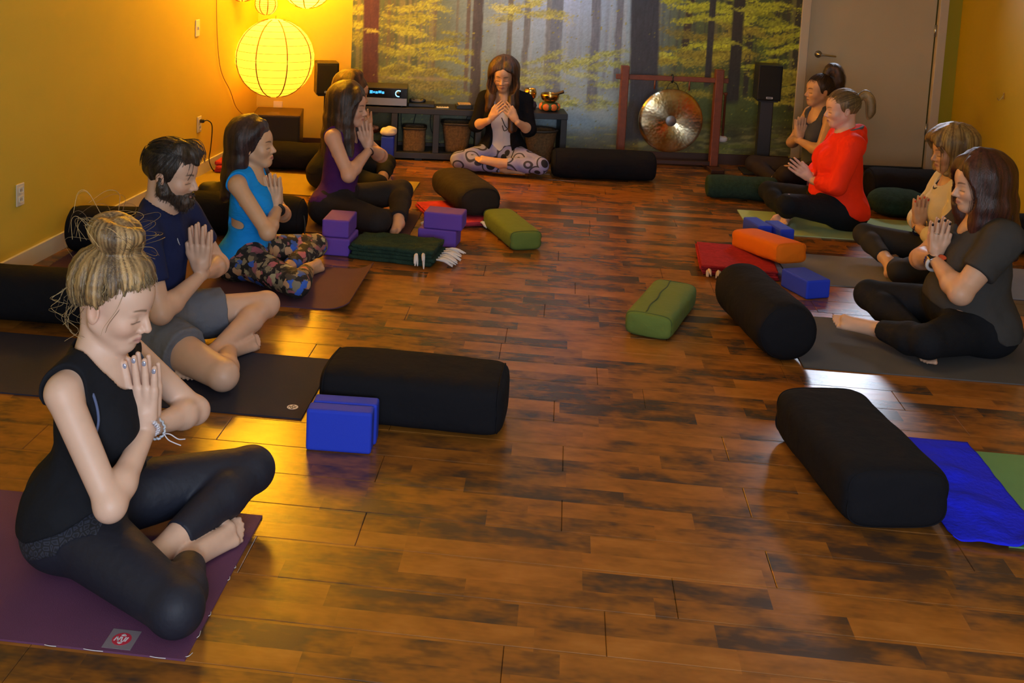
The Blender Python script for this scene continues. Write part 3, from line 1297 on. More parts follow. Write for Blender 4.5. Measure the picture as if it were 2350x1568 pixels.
for a, b, y0, y1 in near:
    add_box(bm, a + GAP / 2, b - GAP / 2, y0 + GAP / 2, y1 - GAP / 2, -.012, 0)
o = bm_obj('planks', bm, flo, floor)
o['kind'] = 'stuff'

# skirting boards
skirt = mat('white_skirting', (.62, .58, .50), rough=.5)
darkwood = mat('dark_brown_skirting', (.060, .026, .016), rough=.5)
o = slab('baseboard_left', lw_front + LN * .016, cornerL + LN * .016, LN, 0, .092, .0158, skirt)
o = slab('baseboard_back', cornerL + BN * .016, BW0 + BU * (DL - .09) + BN * .016, BN, 0, .088, .0158, darkwood)
o = slab('baseboard_right', cornerR - LN * .016, rw_front - LN * .016, -LN, 0, .09, .0158, darkwood)

# ------------------------------------------------------------------ forest mural, a flat print on the wall
def mural():
    u0, u1, z0, z1 = -2.965, .738, .090, 2.62
    cell = .0105
    nu = int((u1 - u0) / cell)
    zs = np.concatenate([np.arange(z0, 1.50, cell), np.arange(1.50, z1, cell * 4), [z1]])
    us = np.linspace(u0, u1, nu)
    U, Z = np.meshgrid(us, zs, indexing='ij')
    t = (U - u0) / (u1 - u0)
    X = 808 + (U + 2.96) / .003665
    Y = 347 + 36.5 * t - Z * 277
    # misty forest depth
    base = np.empty(U.shape + (3,))
    mist = np.exp(-((X - 1270) / 185) ** 2) * smooth01(330, -60, Y)
    c_left, c_mid, c_right = np.array((.085, .12, .05)), np.array((.26, .38, .46)), np.array((.085, .115, .033))
    wl = smooth01(1230, 930, X)[..., None]
    wr = smooth01(1380, 1560, X)[..., None]
    base[:] = c_mid
    base = base * (1 - wl) + c_left * wl
    base = base * (1 - wr) + c_right * wr
    nz = fbm(X / 60, Y / 50, seed=2, oct=4)[..., None]
    base *= .62 + .76 * nz
    def mix(w, c):
        nonlocal base
        base = base * (1 - w[..., None]) + np.array(c) * w[..., None]
    # far thin stems
    for i in range(95):
        rg = np.random.default_rng(100 + i)
        xc, w = rg.uniform(815, 1845), rg.uniform(1.6, 4.5)
        bot = rg.uniform(120, 235)
        lean = rg.uniform(-.02, .02)
        dark = rg.random() < .62
        m = np.exp(-(np.abs(X + lean * Y - xc) / w) ** 4) * smooth01(bot, bot - 40, Y)
        if 1130 < xc < 1420:
            mix(m * .5, (.17, .20, .24) if dark else (.42, .46, .44))
        elif xc <= 1130:
            mix(m * .55, (.13, .10, .045) if dark else (.24, .22, .09))
        else:
            mix(m * .6, (.045, .045, .030) if dark else (.20, .18, .06))
    mix(mist * .65, (.34, .50, .74))
    mix(np.exp(-((X - 1275) / 75) ** 2 - ((Y + 5) / 55) ** 2) * .6, (.45, .62, .95))
    # undergrowth and leaf litter
    ug = smooth01(150, 235, Y) * smooth01(1260, 1150, X)
    mix(ug * .75 * (.4 + .6 * fbm(X / 22, Y / 16, seed=8)), (.13, .125, .045))
    gr = smooth01(268, 320, Y + 18 * (fbm(X / 70, Y / 40, seed=4) - .5))
    mix(gr * .85, (.13, .12, .05))
    lit = smooth01(.52, .70, fbm(X / 30, Y / 7, seed=12, oct=4)) * smooth01(262, 325, Y)
    mix(lit * .75, (.33, .31, .10))
    mix(smooth01(.55, .7, fbm(X / 50, Y / 12, seed=31, oct=3)) * smooth01(255, 300, Y) * smooth01(1400, 1600, X) * .7, (.19, .20, .035))
    sh = smooth01(.55, .72, fbm(X / 60, Y / 14, seed=14)) * smooth01(235, 300, Y) * smooth01(1500, 1650, X)
    mix(sh * .6, (.035, .035, .02))
    mix(np.exp(-((Y - 180 - (X - 900) * .02) / 5.0) ** 2) * smooth01(1080, 1000, X) * .5, (.36, .31, .16))
    # trunks: centre, half width, top..bottom, colour, flare
    def trunks(lst):
      nonlocal base
      for xc, hw, yb, col, fl, lean in lst:
        w = hw + fl * smooth01(yb - 110, yb, Y)
        d = np.abs(X - xc - lean * (150 - Y) + 3.0 * (fbm(Y / 40, X * 0 + xc, seed=9) - .5)) / w
        bark = .75 + .5 * fbm(X / 3.5, Y / 26, seed=21)
        m = smooth01(1.12, .9, d) * smooth01(yb + 10, yb - 6, Y + 6 * (fbm(X / 9, Y / 9, seed=2) - .5))
        base = base * (1 - m[..., None]) + np.array(col) * bark[..., None] * m[..., None]
    trunks(((1087, 11, 270, (.085, .075, .070), 3, 0), (1066, 5, 215, (.14, .12, .10), 0, 0), (1262, 15, 255, (.17, .22, .30), 4, 0), (1246, 5, 190, (.20, .24, .28), 0, 0),
            (1352, 10, 250, (.16, .20, .27), 3, 0), (1405, 8, 200, (.16, .19, .24), 0, 0), (1160, 6, 200, (.16, .16, .14), 0, 0), (1197, 7, 210, (.17, .20, .23), 0, 0),
            (1555, 8, 120, (.055, .040, .030), 0, .05), (1701, 6.5, 215, (.045, .042, .032), 0, 0), (1652, 5, 130, (.05, .05, .035), 0, 0),
            (1760, 7, 150, (.05, .048, .03), 0, 0), (1810, 9, 250, (.05, .045, .028), 2, 0), (1786, 4, 120, (.06, .055, .03), 0, 0)))
    # foliage sprays: flat layered clusters of leaves
    rg = np.random.default_rng(77)
    fields = [(815, 1075, -40, 215, (.31, .35, .03), 46), (1115, 1265, -60, 45, (.55, .58, .12), 14), (1180, 1425, 120, 245, (.36, .44, .14), 22), (1500, 1848, -60, 150, (.46, .50, .03), 46),
              (1500, 1700, 60, 215, (.30, .26, .03), 20), (1750, 1848, 70, 240, (.42, .38, .04), 14), (815, 1090, 150, 250, (.18, .18, .04), 14)]
    leaf = fbm(X / 3.9, Y / 2.3, seed=41, oct=3)
    leaf2 = fbm(X / 2.7, Y / 2.2, seed=43, oct=2)
    for xa, xb, ya, yb, col, n in fields:
        for i in range(n):
            cx_, cy_ = rg.uniform(xa, xb), rg.uniform(ya, yb)
            L, Tn = rg.uniform(26, 80), rg.uniform(5, 13)
            sl = rg.uniform(-.22, .34)
            dx = X - cx_
            dy = Y - cy_ - sl * dx + 3 * np.sin(dx / 14)
            m = np.exp(-(dx / L) ** 2 - (dy / Tn) ** 2)
            m = smooth01(.30, .62, m * .75 + (leaf - .42) * .85)
            br = rg.uniform(.62, 1.25)
            cc = np.array(col) * br
            mm = (m * rg.uniform(.65, .98))[..., None]
            base = base * (1 - mm) + (cc * (.35 + 1.3 * leaf2[..., None])) * mm
    trunks(((850, 17.5, 262, (.080, .030, .016), 2, -.012), (1467, 32, 322, (.046, .052, .070), 20, -.05), (1672, 13, 232, (.038, .036, .030), 2, 0), (1613, 7.5, 195, (.043, .042, .040), 0, 0), (1090, 7, 262, (.075, .068, .066), 3, 0)))
    for cx_, cy_, L, Tn, cc in ((850, 72, 24, 5, (.36, .36, .05)), (1660, 95, 26, 5, (.36, .38, .04)), (1610, 40, 20, 5, (.38, .40, .04)), (1690, 20, 30, 6, (.40, .42, .04))):
        m = smooth01(.30, .62, np.exp(-((X - cx_) / L) ** 2 - ((Y - cy_ - .1 * (X - cx_)) / Tn) ** 2) * .8 + (leaf - .42) * .8)[..., None]
        base = base * (1 - m) + np.array(cc) * (.35 + 1.3 * leaf2[..., None]) * m
    base *= (.86 + .28 * vnoise(X / 2.2, Y / 2.2, seed=51))[..., None]
    cols = np.clip(base, 0, 1).reshape(-1, 3)
    off = .004
    P = BW0[None, None, :] + BU * U[..., None] + BN * off
    P[..., 2] = Z
    nv = U.shape
    idx = np.arange(nv[0] * nv[1]).reshape(nv)
    F = np.stack([idx[:-1, :-1], idx[1:, :-1], idx[1:, 1:], idx[:-1, 1:]], -1).reshape(-1, 4)
    m = mat('mural_print', (.3, .3, .1), rough=.42, attr=True, spec=.35)
    o = mesh_obj('forest_mural', P.reshape(-1, 3), F, m, smooth=False, cols=cols)
    tag(o, 'wall mural of a misty yellow autumn forest covering the far wall', 'mural')
    # print has the thickness of its paper: a border strip behind it
    e = bpy.data.meshes.new('backing')
    q = [bw(u, z, of) for of in (.0005, .0035) for u, z in ((u0, z0), (u1, z0), (u1, z1), (u0, z1))]
    e.from_pydata(q, [], [(0, 1, 5, 4), (1, 2, 6, 5), (2, 3, 7, 6), (3, 0, 4, 7), (4, 5, 6, 7)])
    e.materials.append(mat('mural_paper', (.5, .45, .3), rough=.7))
    link(bpy.data.objects.new('backing', e), o)


mural()

# ------------------------------------------------------------------ door
WM = Matrix.Translation(Vector(BW0)) @ Matrix.Rotation(B_ANG, 4, 'Z')      # wall frame: x along, y into the wall, z up


def wall_box(name, u0, u1, z0, z1, o0, o1, m, parent=None, bevel=.004):
    bm = box_bm(u0, u1, -o1, -o0, z0, z1, bevel, 2, WM)
    return bm_obj(name, bm, m, parent)


door_p = mat('beige_door_paint', (.48, .40, .26), rough=.45, var=.02, vscale=5, spec=.4)
frame_p = mat('beige_frame_paint', (.52, .44, .32), rough=.45, spec=.4)
steel = mat('brushed_steel', (.55, .53, .50), rough=.28, metal=1.0)
d = wall_box('door_1', DL + .012, DR - .012, .035, 1.47, -.060, -.018, door_p, bevel=.003)
tag(d, 'plain beige flush door with lever handle at the end of the mural', 'door', kind='structure')
for nm, u0, u1, z0, z1 in (('stile', DL + .012, DL + .22, 1.4705, DH - .01), ('stile', DR - .22, DR - .012, 1.4705, DH - .01), ('top_rail', DL + .2205, DR - .2205, DH - .12, DH - .01)):  # assumed frame around the glazing, upper door out of view
    wall_box(nm, u0, u1, z0, z1, -.060, -.018, door_p, d, 0)
rose = lathe_bm([(0, 0), (.028, 0), (.030, .004), (.030, .010), (.012, .014), (.011, .040), (0, .042)], 24, WM @ Matrix.Translation((DL + .10, .0185, .957)) @ Matrix.Rotation(PI / 2, 4, 'X'))
hd = bm_obj('handle_rose', rose, steel, d, True)
v, f = tube_arrays(catmull([(DL + .10, -.060, .957), (DL + .13, -.064, .957), (DL + .19, -.062, .952), (DL + .225, -.054, .948)], 14), np.linspace(.010, .0065, 14), 10)
v = np.array([tuple(WM @ Vector(q)) for q in v])
mesh_obj('lever_handle', v, f, steel, d)
for z in (.36, 1.19, 1.90):
    hg = bm_obj('hinge', lathe_bm([(.0085, 0), (.0085, .10)], 12, WM @ Matrix.Translation((DR - .010, .012, z - .05))), steel, d, True)
for nm, u0, u1, z0, z1 in (('frame_post', DL - .072, DL, 0, DH + .07), ('frame_post', DR, DR + .072, 0, DH + .07), ('frame_head', DL - .072, DR + .072, DH, DH + .07)):
    wall_box(nm, u0, u1, z0, z1, -.03, .020, frame_p, d, .004)
wall_box('threshold', DL, DR, .001, .024, -.06, .020, mat('dark_threshold', (.02, .012, .01), rough=.5), d, .003)
gl = mat('frosted_pane', (.75, .8, .85), rough=.6)
wall_box('assumed_pane', DL + .221, DR - .221, 1.471, DH - .1205, -.042, -.036, gl, d, 0)  # assumed glazing in the unseen upper door, goes with the added lamp
# window added in the unseen wall to account for the cool fill
wf = rw_front * .35 + lw_front * .65
tw = bm_obj('added_window', box_bm(-.95, 2.05, Y_FRONT + .001, Y_FRONT + .03, .86, .90, .003), frame_p)
tag(tw, 'added white framed window in the unseen wall behind the photographer', 'window', kind='structure')
for a_ in ((-.95, 2.05, 2.22, 2.26), (-.95, -.90, .9005, 2.2195), (2.0, 2.05, .9005, 2.2195)):
    bm_obj('frame_bar', box_bm(a_[0], a_[1], Y_FRONT + .001, Y_FRONT + .03, a_[2], a_[3], .003), frame_p, tw)
bm_obj('pane', box_bm(-.899, 1.999, Y_FRONT + .004, Y_FRONT + .009, .901, 2.219, 0), gl, tw)

# ------------------------------------------------------------------ wall fittings
ivory = mat('ivory_plastic', (.72, .66, .52), rough=.4)
dark_p = mat('dark_slot', (.03, .03, .03), rough=.5)


def lw_matrix(t, z):
    p = lw(t, z)
    return Matrix.Translation(p) @ Matrix(((LU[0], LN[0], 0, 0), (LU[1], LN[1], 0, 0), (0, 0, 1, 0), (0, 0, 0, 1)))


def outlet(t, z, label, plug=False):
    e = bm_obj('wall_outlet', box_bm(-.036, .036, .0005, .007, -.058, .058, .004, 2, lw_matrix(t, z)), ivory)
    tag(e, label, 'outlet', 'electrical outlets on the left wall')
    for dz in (-.024, .024):
        q = bm_obj('socket', box_bm(-.017, .017, .007, .010, dz - .015, dz + .015, .005, 2, lw_matrix(t, z)), ivory, e)
        for dx in (-.006, .006):
            bm_obj('slot', box_bm(dx - .0012, dx + .0012, .0098, .0106, dz - .006, dz + .006, 0, 1, lw_matrix(t, z)), dark_p, q)
    return e


outlet(.05, .397, 'ivory wall outlet low on the yellow wall with nothing plugged in')
outlet(2.355, .382, 'ivory wall outlet on the yellow wall with a black plug in it')
sw = bm_obj('light_switch', box_bm(-.036, .036, .0005, .007, -.060, .060, .004, 2, lw_matrix(2.30, 1.078)), ivory)
tag(sw, 'ivory light switch plate beside the glowing lanterns', 'switch')
bm_obj('toggle', box_bm(-.005, .005, .007, .016, -.011, .011, .002, 1, lw_matrix(2.30, 1.078)), ivory, sw)
# plug and flex
pm = lw_matrix(2.355, .406)
pg = bm_obj('power_plug', box_bm(-.013, .013, .0108, .040, -.012, .012, .005, 2, pm), mat('black_plastic', (.012, .012, .013), rough=.4))
tag(pg, 'black power plug and cord hanging from the wall outlet', 'plug')
tube_obj('cord', [lw(2.355, .406, .036), lw(2.37, .41, .062), lw(2.42, .36, .075), lw(2.45, .20, .055), lw(2.46, .10, .04), lw(2.52, .014, .05), lw(2.58, .0108, .06), lw(2.64, .0108, .06)], .0042, MATS['black_plastic'], pg, 6, 50)
# small plate low on the mural wall under the lantern
o = wall_box('wall_plate', U_LEFT + .14, U_LEFT + .215, .27, .385, .0005, .006, ivory, None, .003)
tag(o, 'small yellowed outlet plate under the big lantern', 'outlet')
# small hook on the right wall
hk = Matrix.Translation(Vector(RW0 - LU * 1.22 - LN * .0005 + V3(0, 0, .80))) @ Matrix(((-LU[0], -LN[0], 0, 0), (-LU[1], -LN[1], 0, 0), (0, 0, 1, 0), (0, 0, 0, 1)))
ho = bm_obj('wall_hook', box_bm(-.010, .010, 0, .006, -.004, .045, .002, 1, hk), mat('brass_hook', (.45, .32, .12), rough=.3, metal=.8))
tag(ho, 'small brass hook on the ochre wall', 'hook')
v, f = tube_arrays(catmull([(0, .004, .03), (0, .02, .0), (0, .034, -.012), (0, .045, .004)], 12), .0028, 6)
mesh_obj('hook_arm', np.array([tuple(hk @ Vector(q)) for q in v]), f, MATS['brass_hook'], ho)

# ------------------------------------------------------------------ lanterns
def paper_mat(name, strength):
    m = bpy.data.materials.new(name)
    m.use_nodes = True
    nt = m.node_tree
    b = nt.nodes['Principled BSDF']
    b.inputs['Base Color'].default_value = (.85, .60, .16, 1)
    b.inputs['Roughness'].default_value = .8
    out = nt.nodes['Material Output']
    tr = nt.nodes.new('ShaderNodeBsdfTranslucent')
    tr.inputs[0].default_value = (.95, .62, .12, 1)
    mx = nt.nodes.new('ShaderNodeMixShader')
    mx.inputs[0].default_value = .6
    nt.links.new(b.outputs[0], mx.inputs[1])
    nt.links.new(tr.outputs[0], mx.inputs[2])
    em = nt.nodes.new('ShaderNodeEmission')
    em.inputs[0].default_value = (*LANTERN_COL, 1)
    em.inputs[1].default_value = strength
    ad = nt.nodes.new('ShaderNodeAddShader')
    nt.links.new(mx.outputs[0], ad.inputs[0])
    nt.links.new(em.outputs[0], ad.inputs[1])
    nt.links.new(ad.outputs[0], out.inputs[0])
    MATS[name] = m
    return m


paper = paper_mat('lantern_paper', LANTERN_EMIT)
paper_high = paper_mat('bright_lantern_paper', LANTERN_HIGH)
paper_assumed = paper_mat('assumed_lantern_paper', LANTERN_ASSUMED)
wire = mat('lantern_wire', (.30, .16, .03), rough=.6)


def lantern(p, R_, label, squash=1.0, bulb=6.0, cord_top=CEIL, z_cut=.12, pm=None):
    e = empty('paper_lantern', p, random.uniform(0, 1), label, 'lantern', 'glowing paper lanterns in the corner')
    prof = []
    n = 24
    for i in range(n + 1):
        a = -PI / 2 + PI * i / n
        r, z = R_ * math.cos(a), R_ * squash * math.sin(a)
        if r < R_ * z_cut * 2.0:
            r = max(r, R_ * z_cut)
        rib = 1 + (.006 if i % 2 else -.006)
        prof.append((r * rib, z))
    bm_obj('paper_shade', lathe_bm(prof, 40, cap=False), pm or paper, e, True)
    rg = []
    for k in range(13):
        a = -1.22 + 2.44 * k / 12
        t = np.linspace(0, 2 * PI, 36, endpoint=False)
        r = R_ * math.cos(a) * 1.006
        rg.append(tube_arrays(np.stack([r * np.cos(t), r * np.sin(t), np.full(36, R_ * squash * math.sin(a))], 1), .0016, 4, True))
    v, f = join_arrays(rg)
    mesh_obj('wire_rings', v, f, wire, e)
    for k in range(8):
        a = 2 * PI * k / 8 + .25
        t = np.linspace(-1.36, 1.36, 20)
        pth = np.stack([R_ * np.cos(t) * math.cos(a) * 1.008, R_ * np.cos(t) * math.sin(a) * 1.008, R_ * squash * np.sin(t) * 1.004], 1)
        v, f = tube_arrays(pth, .0050, 5)
        mesh_obj('rib', v, f, wire, e)
    tube_obj('cord', [(0, 0, R_ * squash * .8), (0, 0, cord_top - p[2] - .002)], .003, wire, e, 6, 2, raw=False)
    l = bpy.data.lights.new('bulb', 'POINT')
    l.energy = bulb
    l.color = (1.0, .62, .20)
    l.shadow_soft_size = .035
    o = bpy.data.objects.new('bulb', l)
    COL.objects.link(o)
    o.parent = e
    o.location = (0, 0, R_ * squash * .45)
    return e


pB = bw(-3.525, .795, .45)
lantern(pB, .305, 'largest round paper lantern, low beside the black loudspeaker', bulb=14, cord_top=1.128)
lantern(bw(-3.60, 1.215, .45), .085, 'small narrow paper lantern directly above the largest one', squash=1.0, bulb=2.0)
lantern(bw(-3.30, 1.395, .40), .205, 'round paper lantern cut off by the top of the picture, nearer the mural', bulb=6, pm=paper_high)
lantern(bw(-3.78, 1.36, .50), .130, 'paper lantern cut off at the top edge, nearest the light switch', bulb=3)
lantern((-2.15, 7.55, 2.12), .26, 'assumed large paper lantern hanging high in front of the others, above the picture', bulb=4, pm=paper_assumed)  # unseen lantern, assumed from the warm floor glow and added for warm light
cd = tube_obj('lantern_cord', [lw(2.60, CEIL - .01, .02), lw(2.62, 1.6, .012), lw(2.64, 1.1, .010), lw(2.72, .75, .012), lw(2.92, .55, .016), lw(3.05, .40, .02), lw(3.20, .30, .05)], .0028, mat('brown_flex', (.25, .12, .03), rough=.6), None, 6, 60)
tag(cd, 'thin brown lantern cord trailing down the yellow wall', 'cord')

# ------------------------------------------------------------------ low bench, hi-fi, baskets along the mural
black_w = mat('black_brown_wood', (.014, .013, .016), rough=.5, var=.15, vscale=20)
blue_w = black_w
blackp = MATS['black_plastic']


def W_(u, off, z=0.0):
    return Matrix.Translation(Vector(bw(u, z, off))) @ Matrix.Rotation(B_ANG, 4, 'Z')


e = empty('low_bench', bw(-2.08, 0, .18), B_ANG, 'long low black bench with open compartments under the mural', 'bench')
x0, x1, yd = -.87, .885, .145
bm_obj('top_board', box_bm(x0, x1, -yd, yd, .375, .422, .003), black_w, e)
bm_obj('bottom_board', box_bm(x0, .36 - .16, -yd, yd, .012, .062, .003), black_w, e)
for ux in (x0 + .025, -.50, -.165, .175, x1 - .028):
    bm_obj('upright', box_bm(ux - .025, ux + .025, -yd + .002, yd - .002, .062 if ux < .2 else .0, .375, .003), black_w, e)
for ux in (x0 + .06, -.30, .14):
    bm_obj('foot', box_bm(ux - .03, ux + .03, -yd + .02, yd - .02, 0, .012, .002), black_w, e)

# receiver
r_ = empty('stereo_receiver', bw(-2.70, .4225, .19), B_ANG, 'grey and black stereo receiver with glowing blue dial on the bench', 'receiver')
bm_obj('case', box_bm(-.215, .215, -.13, .15, .012, .155, .004), mat('dark_grey_metal', (.05, .05, .052), rough=.4, metal=.4), r_)
bm_obj('display_panel', box_bm(-.212, .212, -.1355, -.1302, .075, .150, .001), mat('gloss_black', (.006, .006, .008), rough=.12), r_)
bm_obj('face_plate', box_bm(-.212, .212, -.136, -.1302, .014, .072, .001), mat('silver_face', (.22, .22, .24), rough=.4, metal=.6), r_)
bluel = mat('blue_display', (.02, .15, .35), rough=.3, emit=(.05, .42, 1.0), estr=1.3)
for k, (xa, xb) in enumerate(((-.085, -.062), (-.058, -.045), (-.041, -.020), (-.016, .008), (.012, .030))):
    bm_obj('display_text', box_bm(xa, xb, -.1372, -.1358, .106 + .004 * (k % 2), .124 + .006 * (k % 3 == 0), .0006), bluel, r_)
t = np.linspace(.9, 5.0, 24)
v, f = tube_arrays(np.stack([.145 + .024 * np.cos(t), np.full(24, -.138), .112 + .024 * np.sin(t)], 1), .0042, 6)
mesh_obj('blue_dial_ring', v, f, mat('blue_ring', (.1, .4, .8), rough=.3, emit=(.25, .62, 1.0), estr=2.2), r_)
bm_obj('volume_knob', lathe_bm([(.019, 0), (.018, .016), (0, .017)], 24, Matrix.Translation((.145, -.1355, .112)) @ Matrix.Rotation(PI / 2, 4, 'X')), mat('gloss_black', (.006, .006, .008)), r_, True)
for sx in (-.17, .17):
    bm_obj('foot', lathe_bm([(.018, 0), (.016, .012)], 12, Matrix.Translation((sx, -.09, 0))), blackp, r_, True)


def small_box(name, u, off, z, dx, dy, dz, m, label, cat, rz=0, bevel=.004):
    o = bm_obj(name, box_bm(-dx / 2, dx / 2, -dy / 2, dy / 2, 0, dz, bevel), m)
    o.location = bw(u, z, off)
    o.rotation_euler = (0, 0, B_ANG + rz)
    tag(o, label, cat)
    return o


p = small_box('disc_player', -2.37, .18, .4225, .21, .16, .028, blackp, 'flat black disc player next to the stereo receiver', 'player')
bm_obj('disc_tray', box_bm(-.06, .06, -.084, -.079, .010, .018, .001), mat('dark_grey_metal', (.05, .05, .052)), p)
g_ = empty('headphones', bw(-2.405, .4508, .17), B_ANG, 'coiled grey headphones lying on the black disc player', 'headphones')
t = np.linspace(0, 2 * PI, 30, endpoint=False)
v, f = tube_arrays(np.stack([.05 * np.cos(t), .035 * np.sin(t), np.full(30, .009)], 1), .008, 8, True)
mesh_obj('band', v, f, mat('grey_plastic', (.10, .10, .11), rough=.35), g_)
for sx in (-.045, .045):
    bm_obj('ear_cup', lathe_bm([(0, 0), (.020, .001), (.024, .012), (.018, .024), (0, .026)], 18, Matrix.Translation((sx, 0, .001))), blackp, g_, True)
p = small_box('white_remote', -2.20, .27, .4225, .10, .035, .012, mat('cream_plastic', (.62, .55, .35), rough=.4), 'cream remote control lying at the front of the bench', 'remote', .05)
for k in range(4):
    bm_obj('button', box_bm(-.036 + k * .02, -.026 + k * .02, -.008, .008, .012, .0135, .001), dark_p, p)
p = small_box('phone_dock', -2.03, .23, .4225, .13, .10, .030, blackp, 'small black box with tan lid near the bench upright', 'box', .1)
bm_obj('lid', box_bm(-.045, .055, -.045, .045, .030, .042, .004), mat('tan_lid', (.35, .24, .10), rough=.5), p)
for k, (u, dz) in enumerate(((-2.55, 0), (-2.42, .05), (-2.30, .02), (-1.99, .04))):
    c_ = tube_obj('audio_cable', [bw(u, .44, .022), bw(u + .01, .36, .021), bw(u + .02 - .03 * k % .05, .22, .021), bw(u + .06, .10 + dz, .021), bw(u + .10, .07, .021)], .0032, blackp, None, 6, 30)
    tag(c_, ('black cable hanging behind the bench under the receiver', 'black cable hanging behind the bench beside the left basket', 'black cable sloping down between the two bench baskets', 'black cable hanging over the basket next to the teacher')[k], 'cable')


def basket(u, off, z, w, h, d, taper, label, round_=False, m=None):
    b = empty('wicker_basket', bw(u, z, off), B_ANG, label, 'basket', 'wicker baskets around the bench')
    wick = mat('brown_wicker', (.16, .085, .030), rough=.75, var=.35, vscale=60, bump=.6, bscale=90, bstretch=(2.5, 2.5, .5))
    n = 36
    rows = 15
    vs, fs = [], []
    for r in range(rows + 1):
        f = r / rows
        s = taper + (1 - taper) * f
        for i in range(n):
            a = 2 * PI * i / n
            e_ = 1.0 if round_ else .38
            x = w / 2 * s * math.copysign(abs(math.cos(a)) ** e_, math.cos(a))
            y = d / 2 * s * math.copysign(abs(math.sin(a)) ** e_, math.sin(a))
            k = 1 + .018 * (1 if (i + r) % 2 else -1)
            vs.append((x * k, y * k, h * f))
    for r in range(rows):
        for i in range(n):
            j = (i + 1) % n
            fs.append((r * n + i, r * n + j, (r + 1) * n + j, (r + 1) * n + i))
    fs.append(tuple(range(n - 1, -1, -1)))
    o = mesh_obj('woven_body', vs, fs, wick, b)
    sm = o.modifiers.new('wall', 'SOLIDIFY')
    sm.thickness = .008
    sm.offset = -1
    rim = [(vs[rows * n + i][0], vs[rows * n + i][1], h) for i in range(n)]
    v, f = tube_arrays(np.array(rim), .010, 6, True)
    mesh_obj('rim', v, f, mat('dark_rim', (.035, .022, .012), rough=.7), b)
    return b


basket(-2.42, .19, .0625, .185, .185, .20, .97, 'square brown wicker basket in the bench under the disc player')
basket(-2.075, .19, .0625, .245, .235, .22, .72, 'tapered wicker basket in the bench compartment beside the teacher')
basket(-1.40, .25, .001, .27, .275, .24, .62, 'round wicker basket standing under the open end of the bench', True)
p = empty('wooden_bowl', bw(-2.765, .185, .19), 0, 'reddish wooden bowl of pink stones on a stand in the bench end', 'bowl')
bm_obj('bowl', lathe_bm([(0, .004), (.05, .006), (.082, .03), (.086, .034), (.078, .032), (.045, .012), (0, .010)], 28), mat('red_wood', (.16, .045, .015), rough=.35), p, True)
bm_obj('stand', lathe_bm([(.035, -.1222), (.05, -.1222), (.05, -.11), (.012, -.10), (.012, -.01), (.03, .004)], 20), mat('red_wood', (.16, .045, .015)), p, True)
gs = auto_grid([sp((x, y, .042), .02) for x, y in ((0, 0), (.03, .01), (-.03, .01), (.005, -.03), (.01, .035))], .005)
gs.add([el((x, y, .042), (.026, .022, .018)) for x, y in ((0, 0), (.032, .01), (-.03, .01), (.005, -.03), (.01, .035))], .003, .003)
v, f = gs.mesh()
o = mesh_obj('stones', v, f, mat('pink_stone', (.55, .28, .18), rough=.5), p)
o['kind'] = 'stuff'

# singing bowl on its cushion, brass ball behind the teacher
brass = mat('brass', (.62, .36, .09), rough=.22, metal=1.0, var=.15, vscale=14)
sb = empty('singing_bowl', bw(-1.33, .4225, .18), B_ANG, 'brass singing bowl with striker on an orange and green cushion', 'bowl')
v, f = (lambda g: (g.add([el((0, 0, .036), (.085, .085, .038))], 0, 0), g.mesh())[1])(auto_grid([el((0, 0, .036), (.085, .085, .038))], .006))
cu = mesh_obj('cushion', v, f, mat('green_cushion', (.05, .09, .025), rough=.8), sb)
for k in range(7):
    a = 2 * PI * k / 7 + .4 - PI / 2
    pd = el((.072 * math.cos(a), .072 * math.sin(a), .036), (.016, .030, .029), rotm(0, math.degrees(a)))
    gq = auto_grid([pd], .005)
    gq.add([pd], 0, 0)
    v, f = gq.mesh()
    mesh_obj('orange_petal', v, f, mat('orange_silk', (.75, .16, .02), rough=.5), cu)
bm_obj('brass_bowl', lathe_bm([(0, .068), (.035, .070), (.070, .095), (.078, .125), (.074, .142), (.070, .142), (.072, .125), (.062, .098), (0, .078)], 36), brass, sb, True)
v, f = tube_arrays(catmull([(.02, 0, .135), (.07, -.02, .150), (.105, -.03, .165)], 10), np.linspace(.010, .014, 10), 10)
mesh_obj('striker', v, f, mat('dark_striker', (.05, .025, .012), rough=.5), sb)
bb = empty('brass_gong_ball', bw(-1.49, .4225, .13), B_ANG, 'round brass bowl just behind the shoulder of the teacher', 'bowl')
bm_obj('brass_shell', lathe_bm([(0, .07), (.025, .073), (.05, .10), (.055, .135), (.045, .17), (.04, .17), (.048, .135), (.045, .105), (0, .08)], 32), brass, bb, True)
bm_obj('ring_cushion', lathe_bm([(0, 0), (.05, .004), (.062, .03), (.05, .062), (0, .072)], 28), mat('dark_cushion', (.03, .02, .03), rough=.9), bb, True)

# ------------------------------------------------------------------ loudspeakers
grille = mat('speaker_cloth', (.006, .006, .007), rough=.9, bump=.2, bscale=900)
boxm = mat('speaker_vinyl', (.010, .009, .009), rough=.45)


